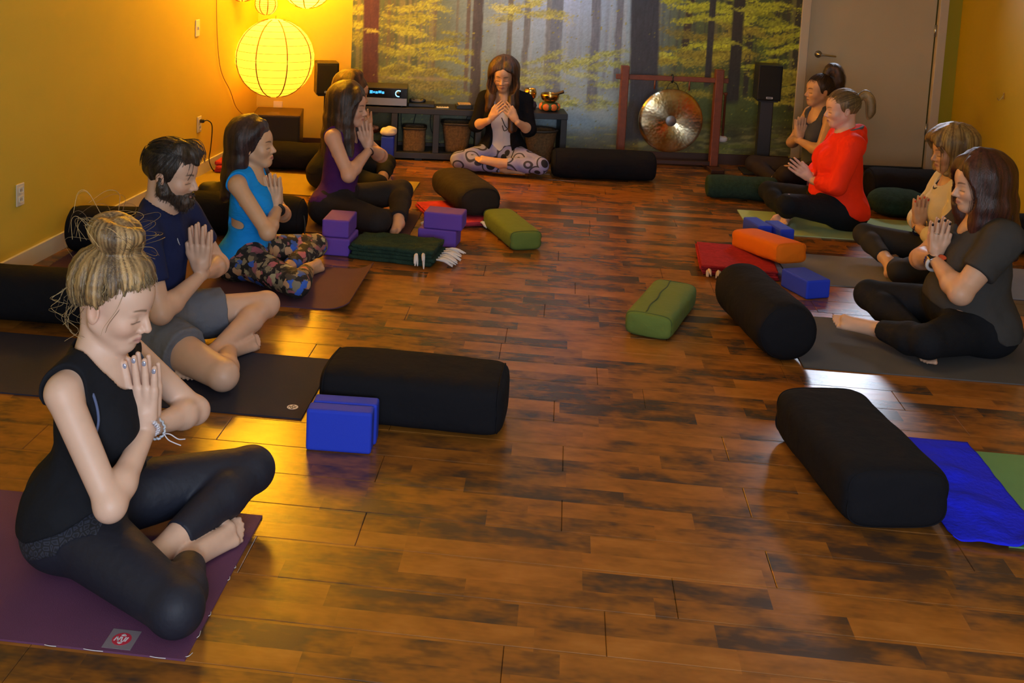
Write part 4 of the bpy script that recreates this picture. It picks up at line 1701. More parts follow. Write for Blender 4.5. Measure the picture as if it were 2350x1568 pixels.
def loudspeaker(u, off, z0, w, h, d, label, pole_w, base, stand_label, rz=0.0):
    M = bw(u, z0, off)
    s = empty('loudspeaker', M, B_ANG + rz, label, 'speaker', 'small black loudspeakers on stands')
    bm_obj('cabinet', box_bm(-w / 2, w / 2, -d / 2, d / 2, 0, h, .006), boxm, s)
    bm_obj('grille', box_bm(-w / 2 + .006, w / 2 - .006, -d / 2 - .012, -d / 2 - .0005, .006, h - .006, .010), grille, s)
    bm_obj('badge', box_bm(-.026, .026, -d / 2 - .0145, -d / 2 - .012, .018, .034, .004), mat('silver_badge', (.55, .55, .55), rough=.3, metal=.4), s)
    bm_obj('badge_letters', box_bm(-.018, .018, -d / 2 - .0153, -d / 2 - .0145, .023, .029, .0003), dark_p, s)
    st = empty('speaker_stand', bw(u, 0, off), B_ANG + rz, stand_label, 'stand', 'black speaker stands')
    bm_obj('top_plate', box_bm(-w * .42, w * .42, -d * .4, d * .4, z0 - .012, z0 - .0006, .003), boxm, st)
    bm_obj('column', box_bm(-pole_w / 2, pole_w / 2, -pole_w * .4, pole_w * .4, .018, z0 - .012, .006), boxm, st)
    bm_obj('base_plate', box_bm(-base[0], base[1], -.13, .13, 0, .018, .005), boxm, st)


loudspeaker(.398, .30, .605, .185, .285, .20, 'black loudspeaker on a thick black stand beside the gong', .105, (.16, .13), 'thick black column speaker stand with flat base next to the gong', -.10)
loudspeaker(-3.135, .30, .510, .175, .255, .19, 'black loudspeaker between the big lantern and the mural', .030, (.11, .11), 'thin black pole stand under the loudspeaker by the lantern', .22)
sbx = empty('subwoofer', bw(-3.50, 0, .36), B_ANG + .05, 'black cube subwoofer on the floor below the big lantern', 'subwoofer')
bm_obj('cabinet', box_bm(-.185, .185, -.19, .19, .012, .36, .006), mat('subwoofer_vinyl', (.055, .030, .014), rough=.4), sbx)
bm_obj('grille', box_bm(-.178, .178, -.204, -.1905, .020, .352, .008), mat('subwoofer_grille', (.012, .011, .014), rough=.85), sbx)
for sx in (-.15, .15):
    for sy in (-.15, .15):
        bm_obj('foot', lathe_bm([(.02, 0), (.018, .012)], 12, Matrix.Translation((sx, sy, 0))), blackp, sbx, True)

# ------------------------------------------------------------------ gong
gw = mat('red_brown_wood', (.155, .038, .014), rough=.45, var=.2, vscale=25, bstretch=(1, 1, .1), bump=.08)
gs_ = empty('gong_stand', bw(-.36, 0, .25), B_ANG, 'red-brown wooden gong stand with two posts and a crossbar', 'stand')
for ux, w in ((-.385, .062), (.378, .066)):
    bm_obj('post', box_bm(ux - w / 2, ux + w / 2, -.035, .035, .035, .825, .006), gw, gs_)
    bm_obj('foot', box_bm(ux - .055, ux + .055, -.17, .17, 0, .035, .006), mat('dark_foot_wood', (.035, .012, .008), rough=.5), gs_)
bm_obj('crossbar', box_bm(-.455, .455, -.016, .016, .715, .755, .004), gw, gs_)
bm_obj('lower_rail', box_bm(-.36, .36, -.022, .022, .036, .068, .004), mat('dark_foot_wood', (.035, .012, .008)), gs_)
for ux in (-.14, .14):
    bm_obj('peg', lathe_bm([(.007, 0), (.007, .075)], 10, Matrix.Translation((ux, -.01, .645))), gw, gs_, True)
t = np.linspace(0, 2 * PI, 26, endpoint=False)
v, f = tube_arrays(np.stack([np.zeros(26), .025 * np.cos(t), .735 + .032 * np.sin(t)], 1), .007, 6, True)
mesh_obj('hanging_loop', v, f, blackp, gs_)


def gong_mat():
    m = bpy.data.materials.new('hammered_bronze')
    m.use_nodes = True
    nt = m.node_tree
    b = nt.nodes['Principled BSDF']
    b.inputs['Metallic'].default_value = 1
    b.inputs['Roughness'].default_value = .27
    b.inputs['Anisotropic'].default_value = .9
    b.inputs['Anisotropic Rotation'].default_value = .25
    tc = nt.nodes.new('ShaderNodeTexCoord')
    n = nt.nodes.new('ShaderNodeTexNoise')
    n.inputs['Scale'].default_value = 9
    n.inputs['Detail'].default_value = 4
    nt.links.new(tc.outputs['Object'], n.inputs['Vector'])
    o = ramp_nodes(nt, n.outputs['Fac'], [(.3, (.46, .30, .09)), (.5, (.62, .50, .28)), (.7, (.72, .62, .42))])
    nt.links.new(o, b.inputs['Base Color'])
    tg = nt.nodes.new('ShaderNodeTangent')
    tg.direction_type = 'RADIAL'
    tg.axis = 'Z'
    nt.links.new(tg.outputs[0], b.inputs['Tangent'])
    vo = nt.nodes.new('ShaderNodeTexVoronoi')
    vo.inputs['Scale'].default_value = 42
    nt.links.new(tc.outputs['Object'], vo.inputs['Vector'])
    bp = nt.nodes.new('ShaderNodeBump')
    bp.inputs['Strength'].default_value = .16
    bp.inputs['Distance'].default_value = .005
    nt.links.new(vo.outputs['Distance'], bp.inputs['Height'])
    nt.links.new(bp.outputs[0], b.inputs['Normal'])
    return m


gg = empty('gong', bw(-.352, .392, .262), B_ANG, 'hammered bronze gong hanging in the wooden stand', 'gong')
bm = lathe_bm([(0, .006), (.045, .006), (.055, .010), (.15, .014), (.235, .012), (.258, .004), (.262, -.010), (.258, -.026), (.252, -.012), (.2, .004), (0, 0)], 64)
o = bm_obj('disc', bm, gong_mat(), gg, True)
o.rotation_euler = (PI / 2, 0, 0)
bm = lathe_bm([(0, .0115), (.038, .0105), (.044, .0075)], 32, cap=False)
o = bm_obj('boss', bm, mat('grey_boss', (.22, .22, .22), rough=.4, metal=.8), gg, True)
o.rotation_euler = (PI / 2, 0, 0)
for sx in (-.05, .05):
    tube_obj('hanging_cord', [(sx, .014, .254), (sx * .6, .008, .30), (0, 0, .318)], .003, blackp, gg, 6, 10)
ml = empty('gong_mallet', bw(.093, .27, .205), B_ANG, 'gong mallet with pale felt head hanging beside the stand', 'mallet')
bm_obj('shaft', lathe_bm([(0, 0), (.011, 0), (.009, .34), (.016, .345), (.016, .362), (0, .364)], 14), gw, ml, True)
bm_obj('felt_head', lathe_bm([(0, -.045), (.030, -.042), (.040, -.028), (.040, -.008), (.028, .004), (0, .006)], 22), mat('pale_felt', (.70, .62, .58), rough=.9), ml, True)
bm_obj('hook', box_bm(-.06, .012, .012, .024, .345, .356, .002), gw, ml)

# ------------------------------------------------------------------ mats
def yoga_mat(name_label, x0, x1, y0, y1, col, rz=0.0, th=.0055, curl=None, group='yoga mats laid across the floor', rough=.85, under=None, holes=False):
    """x0..x1 along the mat, y0..y1 across; curl = (length, height) lifts the end at x1"""
    nx, ny = 60, 8
    cx_, cy_ = (x0 + x1) / 2, (y0 + y1) / 2
    L, Wd = x1 - x0, y1 - y0
    rg = np.random.default_rng(int(abs(x0 * 91 + y0 * 37)))
    vs = []
    for top in (0, 1):
        for i in range(nx + 1):
            for j in range(ny + 1):
                s, w = -L / 2 + L * i / nx, -Wd / 2 + Wd * j / ny
                z = .0004 + (th if top else 0)
                if curl:
                    q = max(0.0, (s - (L / 2 - curl[0])) / curl[0])
                    z += curl[1] * q * q
                    s -= curl[0] * .25 * q * q
                vs.append((s, w, z))
    idx = np.arange(2 * (nx + 1) * (ny + 1)).reshape(2, nx + 1, ny + 1)
    fs = []
    for i in range(nx):
        for j in range(ny):
            fs.append((idx[1, i, j], idx[1, i + 1, j], idx[1, i + 1, j + 1], idx[1, i, j + 1]))
            fs.append((idx[0, i, j + 1], idx[0, i + 1, j + 1], idx[0, i + 1, j], idx[0, i, j]))
    for i in range(nx):
        fs.append((idx[0, i, 0], idx[0, i + 1, 0], idx[1, i + 1, 0], idx[1, i, 0]))
        fs.append((idx[1, i, ny], idx[1, i + 1, ny], idx[0, i + 1, ny], idx[0, i, ny]))
    for j in range(ny):
        fs.append((idx[0, 0, j + 1], idx[0, 0, j], idx[1, 0, j], idx[1, 0, j + 1]))
        fs.append((idx[0, nx, j], idx[0, nx, j + 1], idx[1, nx, j + 1], idx[1, nx, j]))
    m = mat('mat_' + '_'.join(str(int(q * 1000)) for q in col), col, rough=rough, var=.07, vscale=6, bump=.15, bscale=320, spec=.3)
    o = mesh_obj('yoga_mat', vs, fs, m, smooth=False)
    o.location = (cx_, cy_, 0)
    o.rotation_euler = (0, 0, rz)
    tag(o, name_label, 'mat', group)
    return o


mA = yoga_mat('plum yoga mat with a small red round emblem, under the blonde woman with the bun', -2.55, -.842, 2.385, 3.062, (.115, .040, .095), rough=.7)
mB = yoga_mat('charcoal yoga mat with a white oval emblem, under the bearded man', -2.62, -.890, 3.735, 4.310, (.024, .023, .042))
mC = yoga_mat('maroon yoga mat with a curling end, under the woman in the blue top', -2.60, -.90, 4.905, 5.55, (.085, .036, .058), curl=(.20, .045))
mD = yoga_mat('dark plum yoga mat under the woman in the purple tank top', -2.55, -.866, 6.19, 6.84, (.060, .028, .040))
mE = yoga_mat('mustard yoga mat lying nearest the bench', -2.58, -1.00, 7.08, 7.70, (.30, .22, .05))
mG = yoga_mat('violet yoga mat nearest the gong stand', 1.185, 2.85, 8.00, 8.62, (.105, .055, .13))
mH = yoga_mat('pale green yoga mat under the woman in the orange hoodie', 1.245, 2.90, 6.905, 7.50, (.34, .48, .24))
mI = yoga_mat('light grey yoga mat under the woman with the blonde bob', 1.30, 2.95, 5.885, 6.48, (.18, .18, .20))
mJ = yoga_mat('dark grey yoga mat under the woman with dark red hair', 1.105, 2.85, 4.655, 5.34, (.088, .083, .085))
mP = yoga_mat('green yoga mat at the right edge under the blue blanket', 1.44, 3.05, 3.30, 3.955, (.115, .27, .115))


def disc_poly(r, n=28, cx_=0, cy_=0, sq=1.0):
    return [(cx_ + r * math.cos(2 * PI * i / n), cy_ + r * sq * math.sin(2 * PI * i / n)) for i in range(n)]


def stroke(a, b, w):
    a, b = V3(a[0], a[1], 0), V3(b[0], b[1], 0)
    d_ = unit(b - a)
    n = V3(-d_[1], d_[0], 0) * w / 2
    return [tuple((a - n)[:2]), tuple((b - n)[:2]), tuple((b + n)[:2]), tuple((a + n)[:2])]


EMB = [((-.012, -.006), (-.010, .006)), ((-.010, .006), (-.005, -.006)), ((-.005, -.006), (-.003, .006)), ((-.001, .006), (.001, -.006)), ((.001, -.006), (.005, -.006)), ((.005, -.006), (.006, .006)),
       ((.008, -.006), (.010, .006)), ((-.004, .009), (0, .013)), ((0, .013), (.004, .009)), ((-.004, -.009), (0, -.013)), ((0, -.013), (.004, -.009)), ((-.002, .0095), (.003, .0095)), ((-.002, -.0095), (.003, -.0095))]


def emblem(mt, px, py, s, ring, mark, back=None, rot=0.0):
    cx_, cy_ = mt.location.x, mt.location.y
    u, v = V3(math.cos(rot), math.sin(rot), 0), V3(-math.sin(rot), math.cos(rot), 0)
    o = V3(px - cx_, py - cy_, .0059 + .0002)
    if back:
        q = .037
        decal('emblem_label', mt, o, u, v, [[(-q, -q), (q, -q), (q, q), (-q, q)]], back, .0008)
        o = o + V3(0, 0, .0008)
    decal('emblem_disc', mt, o, u, v, [disc_poly(s)], ring, .0005)
    decal('emblem_strokes', mt, o + V3(0, 0, .0005), u, v, [stroke((a[0] * s / .017, a[1] * s / .017), (b[0] * s / .017, b[1] * s / .017), .0024 * s / .017) for a, b in EMB], mark, .0004)


rgt = np.random.default_rng(4)
thr = mat('frayed_white_thread', (.62, .60, .62), rough=.9)
for px_, py_, dx_, dy_ in ((-1.40, 2.385, .05, 0), (-1.20, 2.383, .03, 0), (-1.10, 2.384, .05, 0), (-.93, 2.384, .04, 0), (-.845, 2.395, .012, .02), (-.842, 2.47, 0, .03), (-.842, 2.56, 0, .02), (-.842, 2.72, 0, .02), (-.842, 2.78, 0, .012)):
    q0 = V3(px_ - mA.location.x, py_ - mA.location.y, .005)
    v, f = tube_arrays(catmull([q0, q0 + V3(dx_ * .4 + .004, dy_ * .4 - .004, .0015), q0 + V3(dx_, dy_, -.001)], 8), .0011, 4)
    mesh_obj('frayed_thread', v, f, thr, mA)
wh_ink = mat('white_ink', (.70, .68, .74), rough=.6)
emblem(mA, -1.022, 2.432, .024, mat('red_ink', (.50, .03, .06), rough=.5), wh_ink, mat('grey_label', (.20, .17, .20), rough=.6), .0)
emblem(mB, -.945, 3.825, .021, wh_ink, mat('dark_ink', (.05, .045, .06), rough=.6), None, .0)

# ------------------------------------------------------------------ bolsters, cushions
bolster_m = mat('black_bolster_cotton', (.0095, .0095, .0125), rough=.92, bump=.35, bscale=14, spec=.1)


def cushion(name, label, cat, c, L, w, h, rz, m, e=3.2, ee=4.0, group=None, seam=True, tilt=(0, 0), dent=.006, z=0.0, seam_m=None, sag=0.0, top_seam=False):
    """soft prism: superellipse section (w x h), length L along local x, rounded ends"""
    n, rows = 48, 40
    vs, fs = [], []
    rg = np.random.default_rng(int(abs(c[0] * 517 + c[1] * 91 + L * 1000)))
    sd = int(rg.integers(0, 999))
    for r in range(rows + 1):
        s = -1 + 2 * r / rows
        s = math.copysign(1 - (1 - abs(s)) ** 1.7, s) if abs(s) < 1 else s
        k = (1 - abs(s) ** (ee * 2.2)) ** (1 / (ee * .9)) if abs(s) < 1 else 0.0
        k = max(k, .0)
        for i in range(n):
            a = 2 * PI * i / n
            y = math.copysign(abs(math.cos(a)) ** (2 / e), math.cos(a)) * w / 2
            zz = math.copysign(abs(math.sin(a)) ** (2 / e), math.sin(a)) * h / 2
            vs.append((s * L / 2, y * k, zz * k))
    vs = np.array(vs)
    d = (fbm(vs[:, 0] * 7, vs[:, 1] * 7, vs[:, 2] * 7, sd, 2) - .5) * 2 * dent
    nr = vs.copy()
    nr[:, 0] *= .1
    nr /= np.linalg.norm(nr, axis=1)[:, None] + 1e-6
    vs = vs + nr * d[:, None]
    if sag:
        vs[:, 2] -= sag * (np.abs(vs[:, 0]) / (L / 2)) ** 2
    vs[:, 2] = np.maximum(vs[:, 2], -h / 2 + .0005)
    for r in range(rows):
        for i in range(n):
            j = (i + 1) % n
            fs.append((r * n + i, r * n + j, (r + 1) * n + j, (r + 1) * n + i))
    root = empty(name, (c[0], c[1], z + h / 2 + .0005), rz, label, cat, group)
    root.rotation_euler = (tilt[0], tilt[1], rz)
    mesh_obj('cover', vs, np.array(fs), m, root)
    if seam:
        sm = seam_m or m
        for s in (-.93, .93):
            ring = []
            for i in range(n):
                a = 2 * PI * i / n
                k = (1 - abs(s) ** (ee * 2.2)) ** (1 / (ee * .9)) * 1.004
                ring.append((s * L / 2, math.copysign(abs(math.cos(a)) ** (2 / e), math.cos(a)) * w / 2 * k, math.copysign(abs(math.sin(a)) ** (2 / e), math.sin(a)) * h / 2 * k))
            v, f = tube_arrays(np.array(ring), .0032, 5, True)
            v[:, 2] = np.maximum(v[:, 2], -h / 2 + .0005)
            mesh_obj('piping', v, f, sm, root)
    if top_seam:
        k = np.linspace(-.9, .9, 20)
        v, f = tube_arrays(np.stack([k * L / 2, .02 + .004 * np.sin(k * 9), np.full(20, h / 2 + .001)], 1), .0035, 6)
        mesh_obj('zip_flap', v, f, seam_m or m, root)
    return root


BG = 'dark bolsters scattered on the floor'
cushion('bolster', 'large black flat bolster in the middle foreground behind the tall blue blocks', 'bolster', (-.485, 3.86), .69, .34, .205, -.035, bolster_m, 3.9, 6, BG)
cushion('bolster', 'large black flat bolster lying on the blue blanket at the right', 'bolster', (1.062, 3.655), .67, .345, .200, PI / 2 + .17, bolster_m, 4.2, 6.5, BG, z=.0)
cushion('bolster', 'round black bolster in front of the woman with the smart watch', 'bolster', (.985, 5.02), .68, .275, .262, PI / 2 + .18, bolster_m, 2.1, 5.5, BG)
cushion('bolster', 'brownish black bolster propped over the red blanket by the purple blocks', 'bolster', (-.60, 6.98), .66, .30, .20, PI / 2 + .42, mat('brown_black_cotton', (.022, .016, .012), rough=.85, bump=.3, bscale=14, spec=.2), 2.6, 4.5, BG, z=.035)
cushion('bolster', 'round black bolster lying in front of the gong stand', 'bolster', (.340, 8.25), .80, .245, .225, .09, bolster_m, 2.3, 6, BG)
cushion('bolster', 'round black bolster on end of row by the skirting of the yellow wall', 'bolster', (-2.31, 5.55), .64, .25, .25, .12, bolster_m, 2.1, 5.5, BG, z=.0062)
cushion('bolster', 'black bolster at the left edge behind the woman with the bun', 'bolster', (-2.36, 4.50), .68, .28, .235, .02, bolster_m, 2.3, 6, BG)
cushion('bolster', 'black bolster with hanging tie beside the woman in the blue top', 'bolster', (-1.86, 6.06), .82, .27, .245, .03, bolster_m, 2.2, 5, BG)
cushion('bolster', 'black bolster lying in front of the subwoofer', 'bolster', (-1.92, 7.90), .56, .26, .20, .06, bolster_m, 2.4, 6, BG)
cushion('bolster', 'black bolster behind the blonde bob, near the door', 'bolster', (2.56, 8.02), .66, .30, .26, .05, bolster_m, 2.3, 5, BG, z=.0062)
cushion('bolster', 'black bolster by the ochre wall behind the dark red hair', 'bolster', (2.86, 6.86), .30, .26, .24, .1, bolster_m, 2.3, 5, BG, z=.0062)
green_m = mat('olive_green_cotton', (.12, .17, .035), rough=.85, bump=.25, bscale=18, spec=.2)
cushion('green_cushion', 'small green oblong cushion with a zip flap alone on the floor', 'cushion', (.535, 5.14), .58, .225, .115, math.radians(72), green_m, 4.5, 7, 'small oblong cushions', top_seam=True, seam_m=mat('dark_green_piping', (.055, .085, .018), rough=.9))
cushion('green_cushion', 'small green oblong cushion poking out from under the brownish bolster', 'cushion', (-.262, 6.40), .56, .20, .115, math.radians(112), green_m, 4.5, 7, 'small oblong cushions', seam_m=MATS['dark_green_piping'])
cushion('orange_cushion', 'small orange oblong cushion leaning on the red blanket', 'cushion', (1.215, 6.19), .48, .20, .115, math.radians(113), mat('orange_cotton', (.66, .14, .004), rough=.85, bump=.2, bscale=18, spec=.2), 4.5, 7, 'small oblong cushions', tilt=(.0, .09), z=.062)
# tie hanging from the bolster beside the blue top
bt = tube_obj('bolster_tie', [(-1.452, 6.02, .15), (-1.435, 5.99, .10), (-1.432, 5.97, .05), (-1.44, 5.96, .012)], .0045, blackp, None, 6, 16)
tag(bt, 'black tie string hanging from the bolster end', 'tie')

# ------------------------------------------------------------------ foam blocks
def foam_block(label, c, dims, rz, col, z=0.0, group=None, bev=.010):
    m = mat('foam_' + '_'.join(str(int(q * 1000)) for q in col), col, rough=.75, bump=.12, bscale=420, spec=.3)
    o = bm_obj('yoga_block', box_bm(-dims[0] / 2, dims[0] / 2, -dims[1] / 2, dims[1] / 2, 0, dims[2], bev, 3), m, smooth=False)
    o.location = (c[0], c[1], z + .0004)
    o.rotation_euler = (0, 0, rz)
    tag(o, label, 'block', group)
    return o


blue, purple = (.016, .045, .56), (.13, .055, .40)
GB, GP = 'blue foam blocks', 'purple foam blocks'
foam_block('tall blue foam block at the front of the pair by the middle bolster', (-.705, 3.545), (.229, .067, .150), .035, blue, group=GB)
foam_block('tall blue foam block at the back of the pair, touching the middle bolster', (-.700, 3.616), (.229, .067, .150), .045, blue, group=GB)
foam_block('blue foam block lying alone behind the round bolster', (1.335, 5.745), (.145, .229, .100), math.radians(24), blue, group=GB)
foam_block('blue foam block standing nearer the orange cushion, right one of the close pair', (1.345, 6.560), (.092, .215, .152), math.radians(16), blue, group=GB)
foam_block('blue foam block standing left in the close pair behind the orange cushion', (1.225, 6.610), (.092, .215, .152), math.radians(16), blue, group=GB)
foam_block('lower purple foam block of the stack by the floral leggings', (-1.200, 5.885), (.152, .229, .100), -.03, purple, group=GP)
foam_block('upper purple foam block of the stack by the floral leggings', (-1.213, 5.900), (.152, .229, .100), -.01, purple, .1009, GP)
foam_block('lower purple foam block of the stack beside the white blanket fringe', (-.672, 6.170), (.229, .152, .100), -.10, purple, group=GP)
foam_block('upper purple foam block of the stack beside the white blanket fringe', (-.642, 6.175), (.229, .152, .100), -.09, purple, .1009, GP)
foam_block('lower purple foam block of the stack behind the orange hoodie arms', (1.93, 7.84), (.229, .152, .100), -.1, purple, 0, GP)
foam_block('upper purple foam block of the stack behind the orange hoodie arms', (1.905, 7.855), (.229, .152, .100), -.04, purple, .1009, GP)
foam_block('blue foam block beside the bench end, behind the purple tank top', (-1.335, 8.255), (.10, .12, .229), .1, blue, group=GB)
tw_ = empty('folded_towel', (-1.335, 8.25, .2298), .2, 'crumpled white towel lying on the blue block near the bench', 'towel')
gq = auto_grid([el((0, 0, .03), (.08, .07, .04))], .007)
gq.add([el((0, 0, .025), (.065, .06, .026)), el((.02, .01, .045), (.045, .05, .028)), el((-.03, 0, .035), (.03, .045, .03))], .01, .01)
gq.warp(.008, 25, 25, 25, 3)
gq.keep((0, 0, -1), -.0005)
v, f = gq.mesh()
mesh_obj('towelling', v, f, mat('white_towel', (.62, .56, .48), rough=.95), tw_)

# ------------------------------------------------------------------ blankets
def blanket(name, label, c, L, w, h, rz, m, fringe=None, z=0.0, layers=4, ruffle=0.0, seed=1, fringe_m=None, group='folded blankets', tilt=(0, 0)):
    root = empty(name, (c[0], c[1], z), rz, label, 'blanket', group)
    root.rotation_euler = (tilt[0], tilt[1], rz)
    rg = np.random.default_rng(seed)
    t = h / layers
    prims = []
    for k in range(layers):
        zc = t * (k + .5)
        ox, oy = rg.uniform(-.012, .012), rg.uniform(-.010, .010)
        nseg = 7
        yy = np.linspace(-w / 2 + t, w / 2 - t, nseg)
        g = auto_grid([el((ox, oy, zc), (L / 2, w / 2, t * .6))], .009, .03)
        X, Y, Z = np.meshgrid(g.x, g.y, g.z, indexing='ij')
        wob = ruffle * (fbm(X * 9, Y * 22 + k, seed=seed + k, oct=2) - .5) * 2 if ruffle and k == layers - 1 else 0
        qx = np.abs(X - ox) - (L / 2 - t * .5)
        qy = np.abs(Y - oy) - (w / 2 - t * .5)
        qz = np.abs(Z - zc - wob) - (t * .5 - .0042)
        g.f = (np.sqrt(np.maximum(qx, 0) ** 2 + np.maximum(qy, 0) ** 2 + np.maximum(qz, 0) ** 2) + np.minimum(np.maximum(qx, np.maximum(qy, qz)), 0) - t * .10 - .004).astype(np.float32)
        if k == 0:
            g.keep((0, 0, -1), -.0006)
        g.warp(.0028, 12, 12, 40, seed + k)
        v, f = g.mesh()
        v[:, 2] = np.maximum(v[:, 2], .0006)
        mesh_obj('fold', relax(v, f, 1), f, m, root)
    if fringe:
        fm = fringe_m or mat('white_fringe', (.66, .62, .62), rough=.9)
        for (fx, fy0, fy1, n, dirx, ln, zc) in fringe:
            for i in range(n):
                y = fy0 + (fy1 - fy0) * (i + .5) / n
                d0 = V3(dirx[0], dirx[1], 0)
                p0 = V3(fx, y, zc) if isinstance(fx, float) else V3(y, fx[0], zc)
                parts = []
                for q in range(5):
                    e_ = p0 + d0 * ln * rg.uniform(.8, 1.1) + V3(rg.uniform(-.016, .016), rg.uniform(-.016, .016), -zc + rg.uniform(.006, .012 + zc * .6))
                    mdd = (p0 + e_) / 2 + V3(0, 0, .012)
                    pth = catmull([p0, mdd, e_], 7)
                    parts.append(tube_arrays(pth, np.array([.005, .006, .0085, .008, .0075, .006, .003]), 5))
                v, f = join_arrays(parts)
                mesh_obj('tassel', v, f, fm, root)
    return root


dkgreen = mat('dark_green_wool', (.018, .040, .028), rough=.95, var=.25, vscale=40, bump=.4, bscale=120, spec=.15)
blanket('folded_blanket', 'dark green folded blanket with white tassels by the purple blocks', (-.868, 5.85), .49, .28, .092, -.12, dkgreen, [(.25, -.13, .13, 6, (1, -.15), .10, .04), ((-.13,), .12, .20, 2, (.4, -1), .05, .07)], ruffle=.016, seed=3)
cushion('rolled_blanket', 'dark green rolled blanket at the front of the violet mat', 'blanket', (1.32, 7.86), .50, .20, .165, -.03, dkgreen, 2.2, 7, 'folded blankets', seam=False, dent=.014)
cushion('green_pillow', 'dark green crumpled pillow on the floor behind the orange hoodie', 'pillow', (2.36, 7.66), .42, .36, .19, .15, dkgreen, 2.0, 1.6, None, seam=False, dent=.018)
red_m = mat('red_wool', (.30, .016, .020), rough=.95, var=.2, vscale=40, bump=.3, bscale=120, spec=.15)
blanket('folded_blanket', 'crimson folded blanket with cream tassels under the orange cushion', (1.035, 6.15), .42, .50, .058, -.06, red_m, [((-.25,), -.20, .14, 6, (0, -1), .055, .03)], seed=5, fringe_m=mat('cream_fringe', (.66, .48, .34), rough=.9))
pink = mat('pink_red_wool', (.42, .035, .055), rough=.95, var=.4, vscale=12, spec=.15)
blanket('folded_blanket', 'pinkish red striped blanket under the brownish bolster with white tassels', (-.64, 6.82), .40, .56, .034, .40, pink, [((-.28,), .05, .20, 3, (.4, -1), .06, .03), (-.19, -.22, -.16, 1, (-1, .1), .09, .01)], seed=8)
blanket('folded_blanket', 'red folded blanket at the foot of the yellow wall', (-2.345, 7.70), .32, .28, .080, .03, mat('scarlet_wool', (.42, .025, .03), rough=.95, bump=.3, bscale=100), None, seed=11, layers=3, z=.0062)


def draped_blue():
    root = empty('blue_blanket', (1.55, 3.66, 0), 0, 'bright blue thin blanket spread under the right black bolster', 'blanket')
    xs, ys = np.linspace(-.275, .02, 40), np.linspace(-.375, .365, 60)
    X, Y = np.meshgrid(xs, ys, indexing='ij')
    # left edge slants along the bolster, right part tapers away over the green mat
    xr = 0.0 + (.365 - Y) / .74 * .0
    Xe = X
    Z = .0075 + .016 * smooth01(.45, .75, fbm(X * 7, Y * 5, seed=3)) + .022 * np.exp(-((Y + .375) / .05) ** 2) * (fbm(X * 10, Y * 3, seed=6)) + .004 * np.sin(Y * 30 + X * 9)
    n = X.shape
    top = np.stack([Xe + .02 * (fbm(Y * 6, X * 3, seed=2) - .5), Y + .025 * (fbm(X * 5, Y * 2, seed=5) - .5), np.maximum(Z, .0085)], -1).reshape(-1, 3)
    bot = top.copy()
    bot[:, 2] -= .0028
    idx = np.arange(n[0] * n[1]).reshape(n)
    F = np.stack([idx[:-1, :-1], idx[1:, :-1], idx[1:, 1:], idx[:-1, 1:]], -1).reshape(-1, 4)
    N = n[0] * n[1]
    fl = [F, F[:, ::-1] + N]
    for a, b in ((idx[0, :], 1), (idx[-1, :], -1), (idx[:, 0], -1), (idx[:, -1], 1)):
        q = np.stack([a[:-1], a[1:], a[1:] + N, a[:-1] + N], -1)
        fl.append(q if b > 0 else q[:, ::-1])
    mesh_obj('cloth', np.vstack([top, bot]), np.vstack(fl), mat('royal_blue_fleece', (.014, .022, .85), rough=.95, bump=.3, bscale=60, spec=.15), root)


draped_blue()
bg = empty('black_bag', (-2.02, 6.30, .0062), .1, 'crumpled black garment heaped behind the bearded man', 'garment')
gq = auto_grid([el((0, 0, .10), (.22, .14, .19))], .011)
gq.add([el((0, 0, .10), (.15, .09, .13)), el((.06, .0, .19), (.11, .06, .07)), el((-.08, .02, .16), (.08, .06, .08))], .04, .04)
gq.warp(.016, 14, 14, 18, 3)
gq.keep((0, 0, -1), -.001)
v, f = gq.mesh()
mesh_obj('cloth', relax(v, f, 1), f, mat('shiny_black_cloth', (.010, .009, .008), rough=.5), bg)

# ------------------------------------------------------------------ the people
navy = mat('navy_leggings', (.012, .014, .026), rough=.62, bump=.12, bscale=35, spec=.35)
blk = mat('black_knit', (.008, .009, .013), rough=.85, bump=.25, bscale=22, spec=.2)


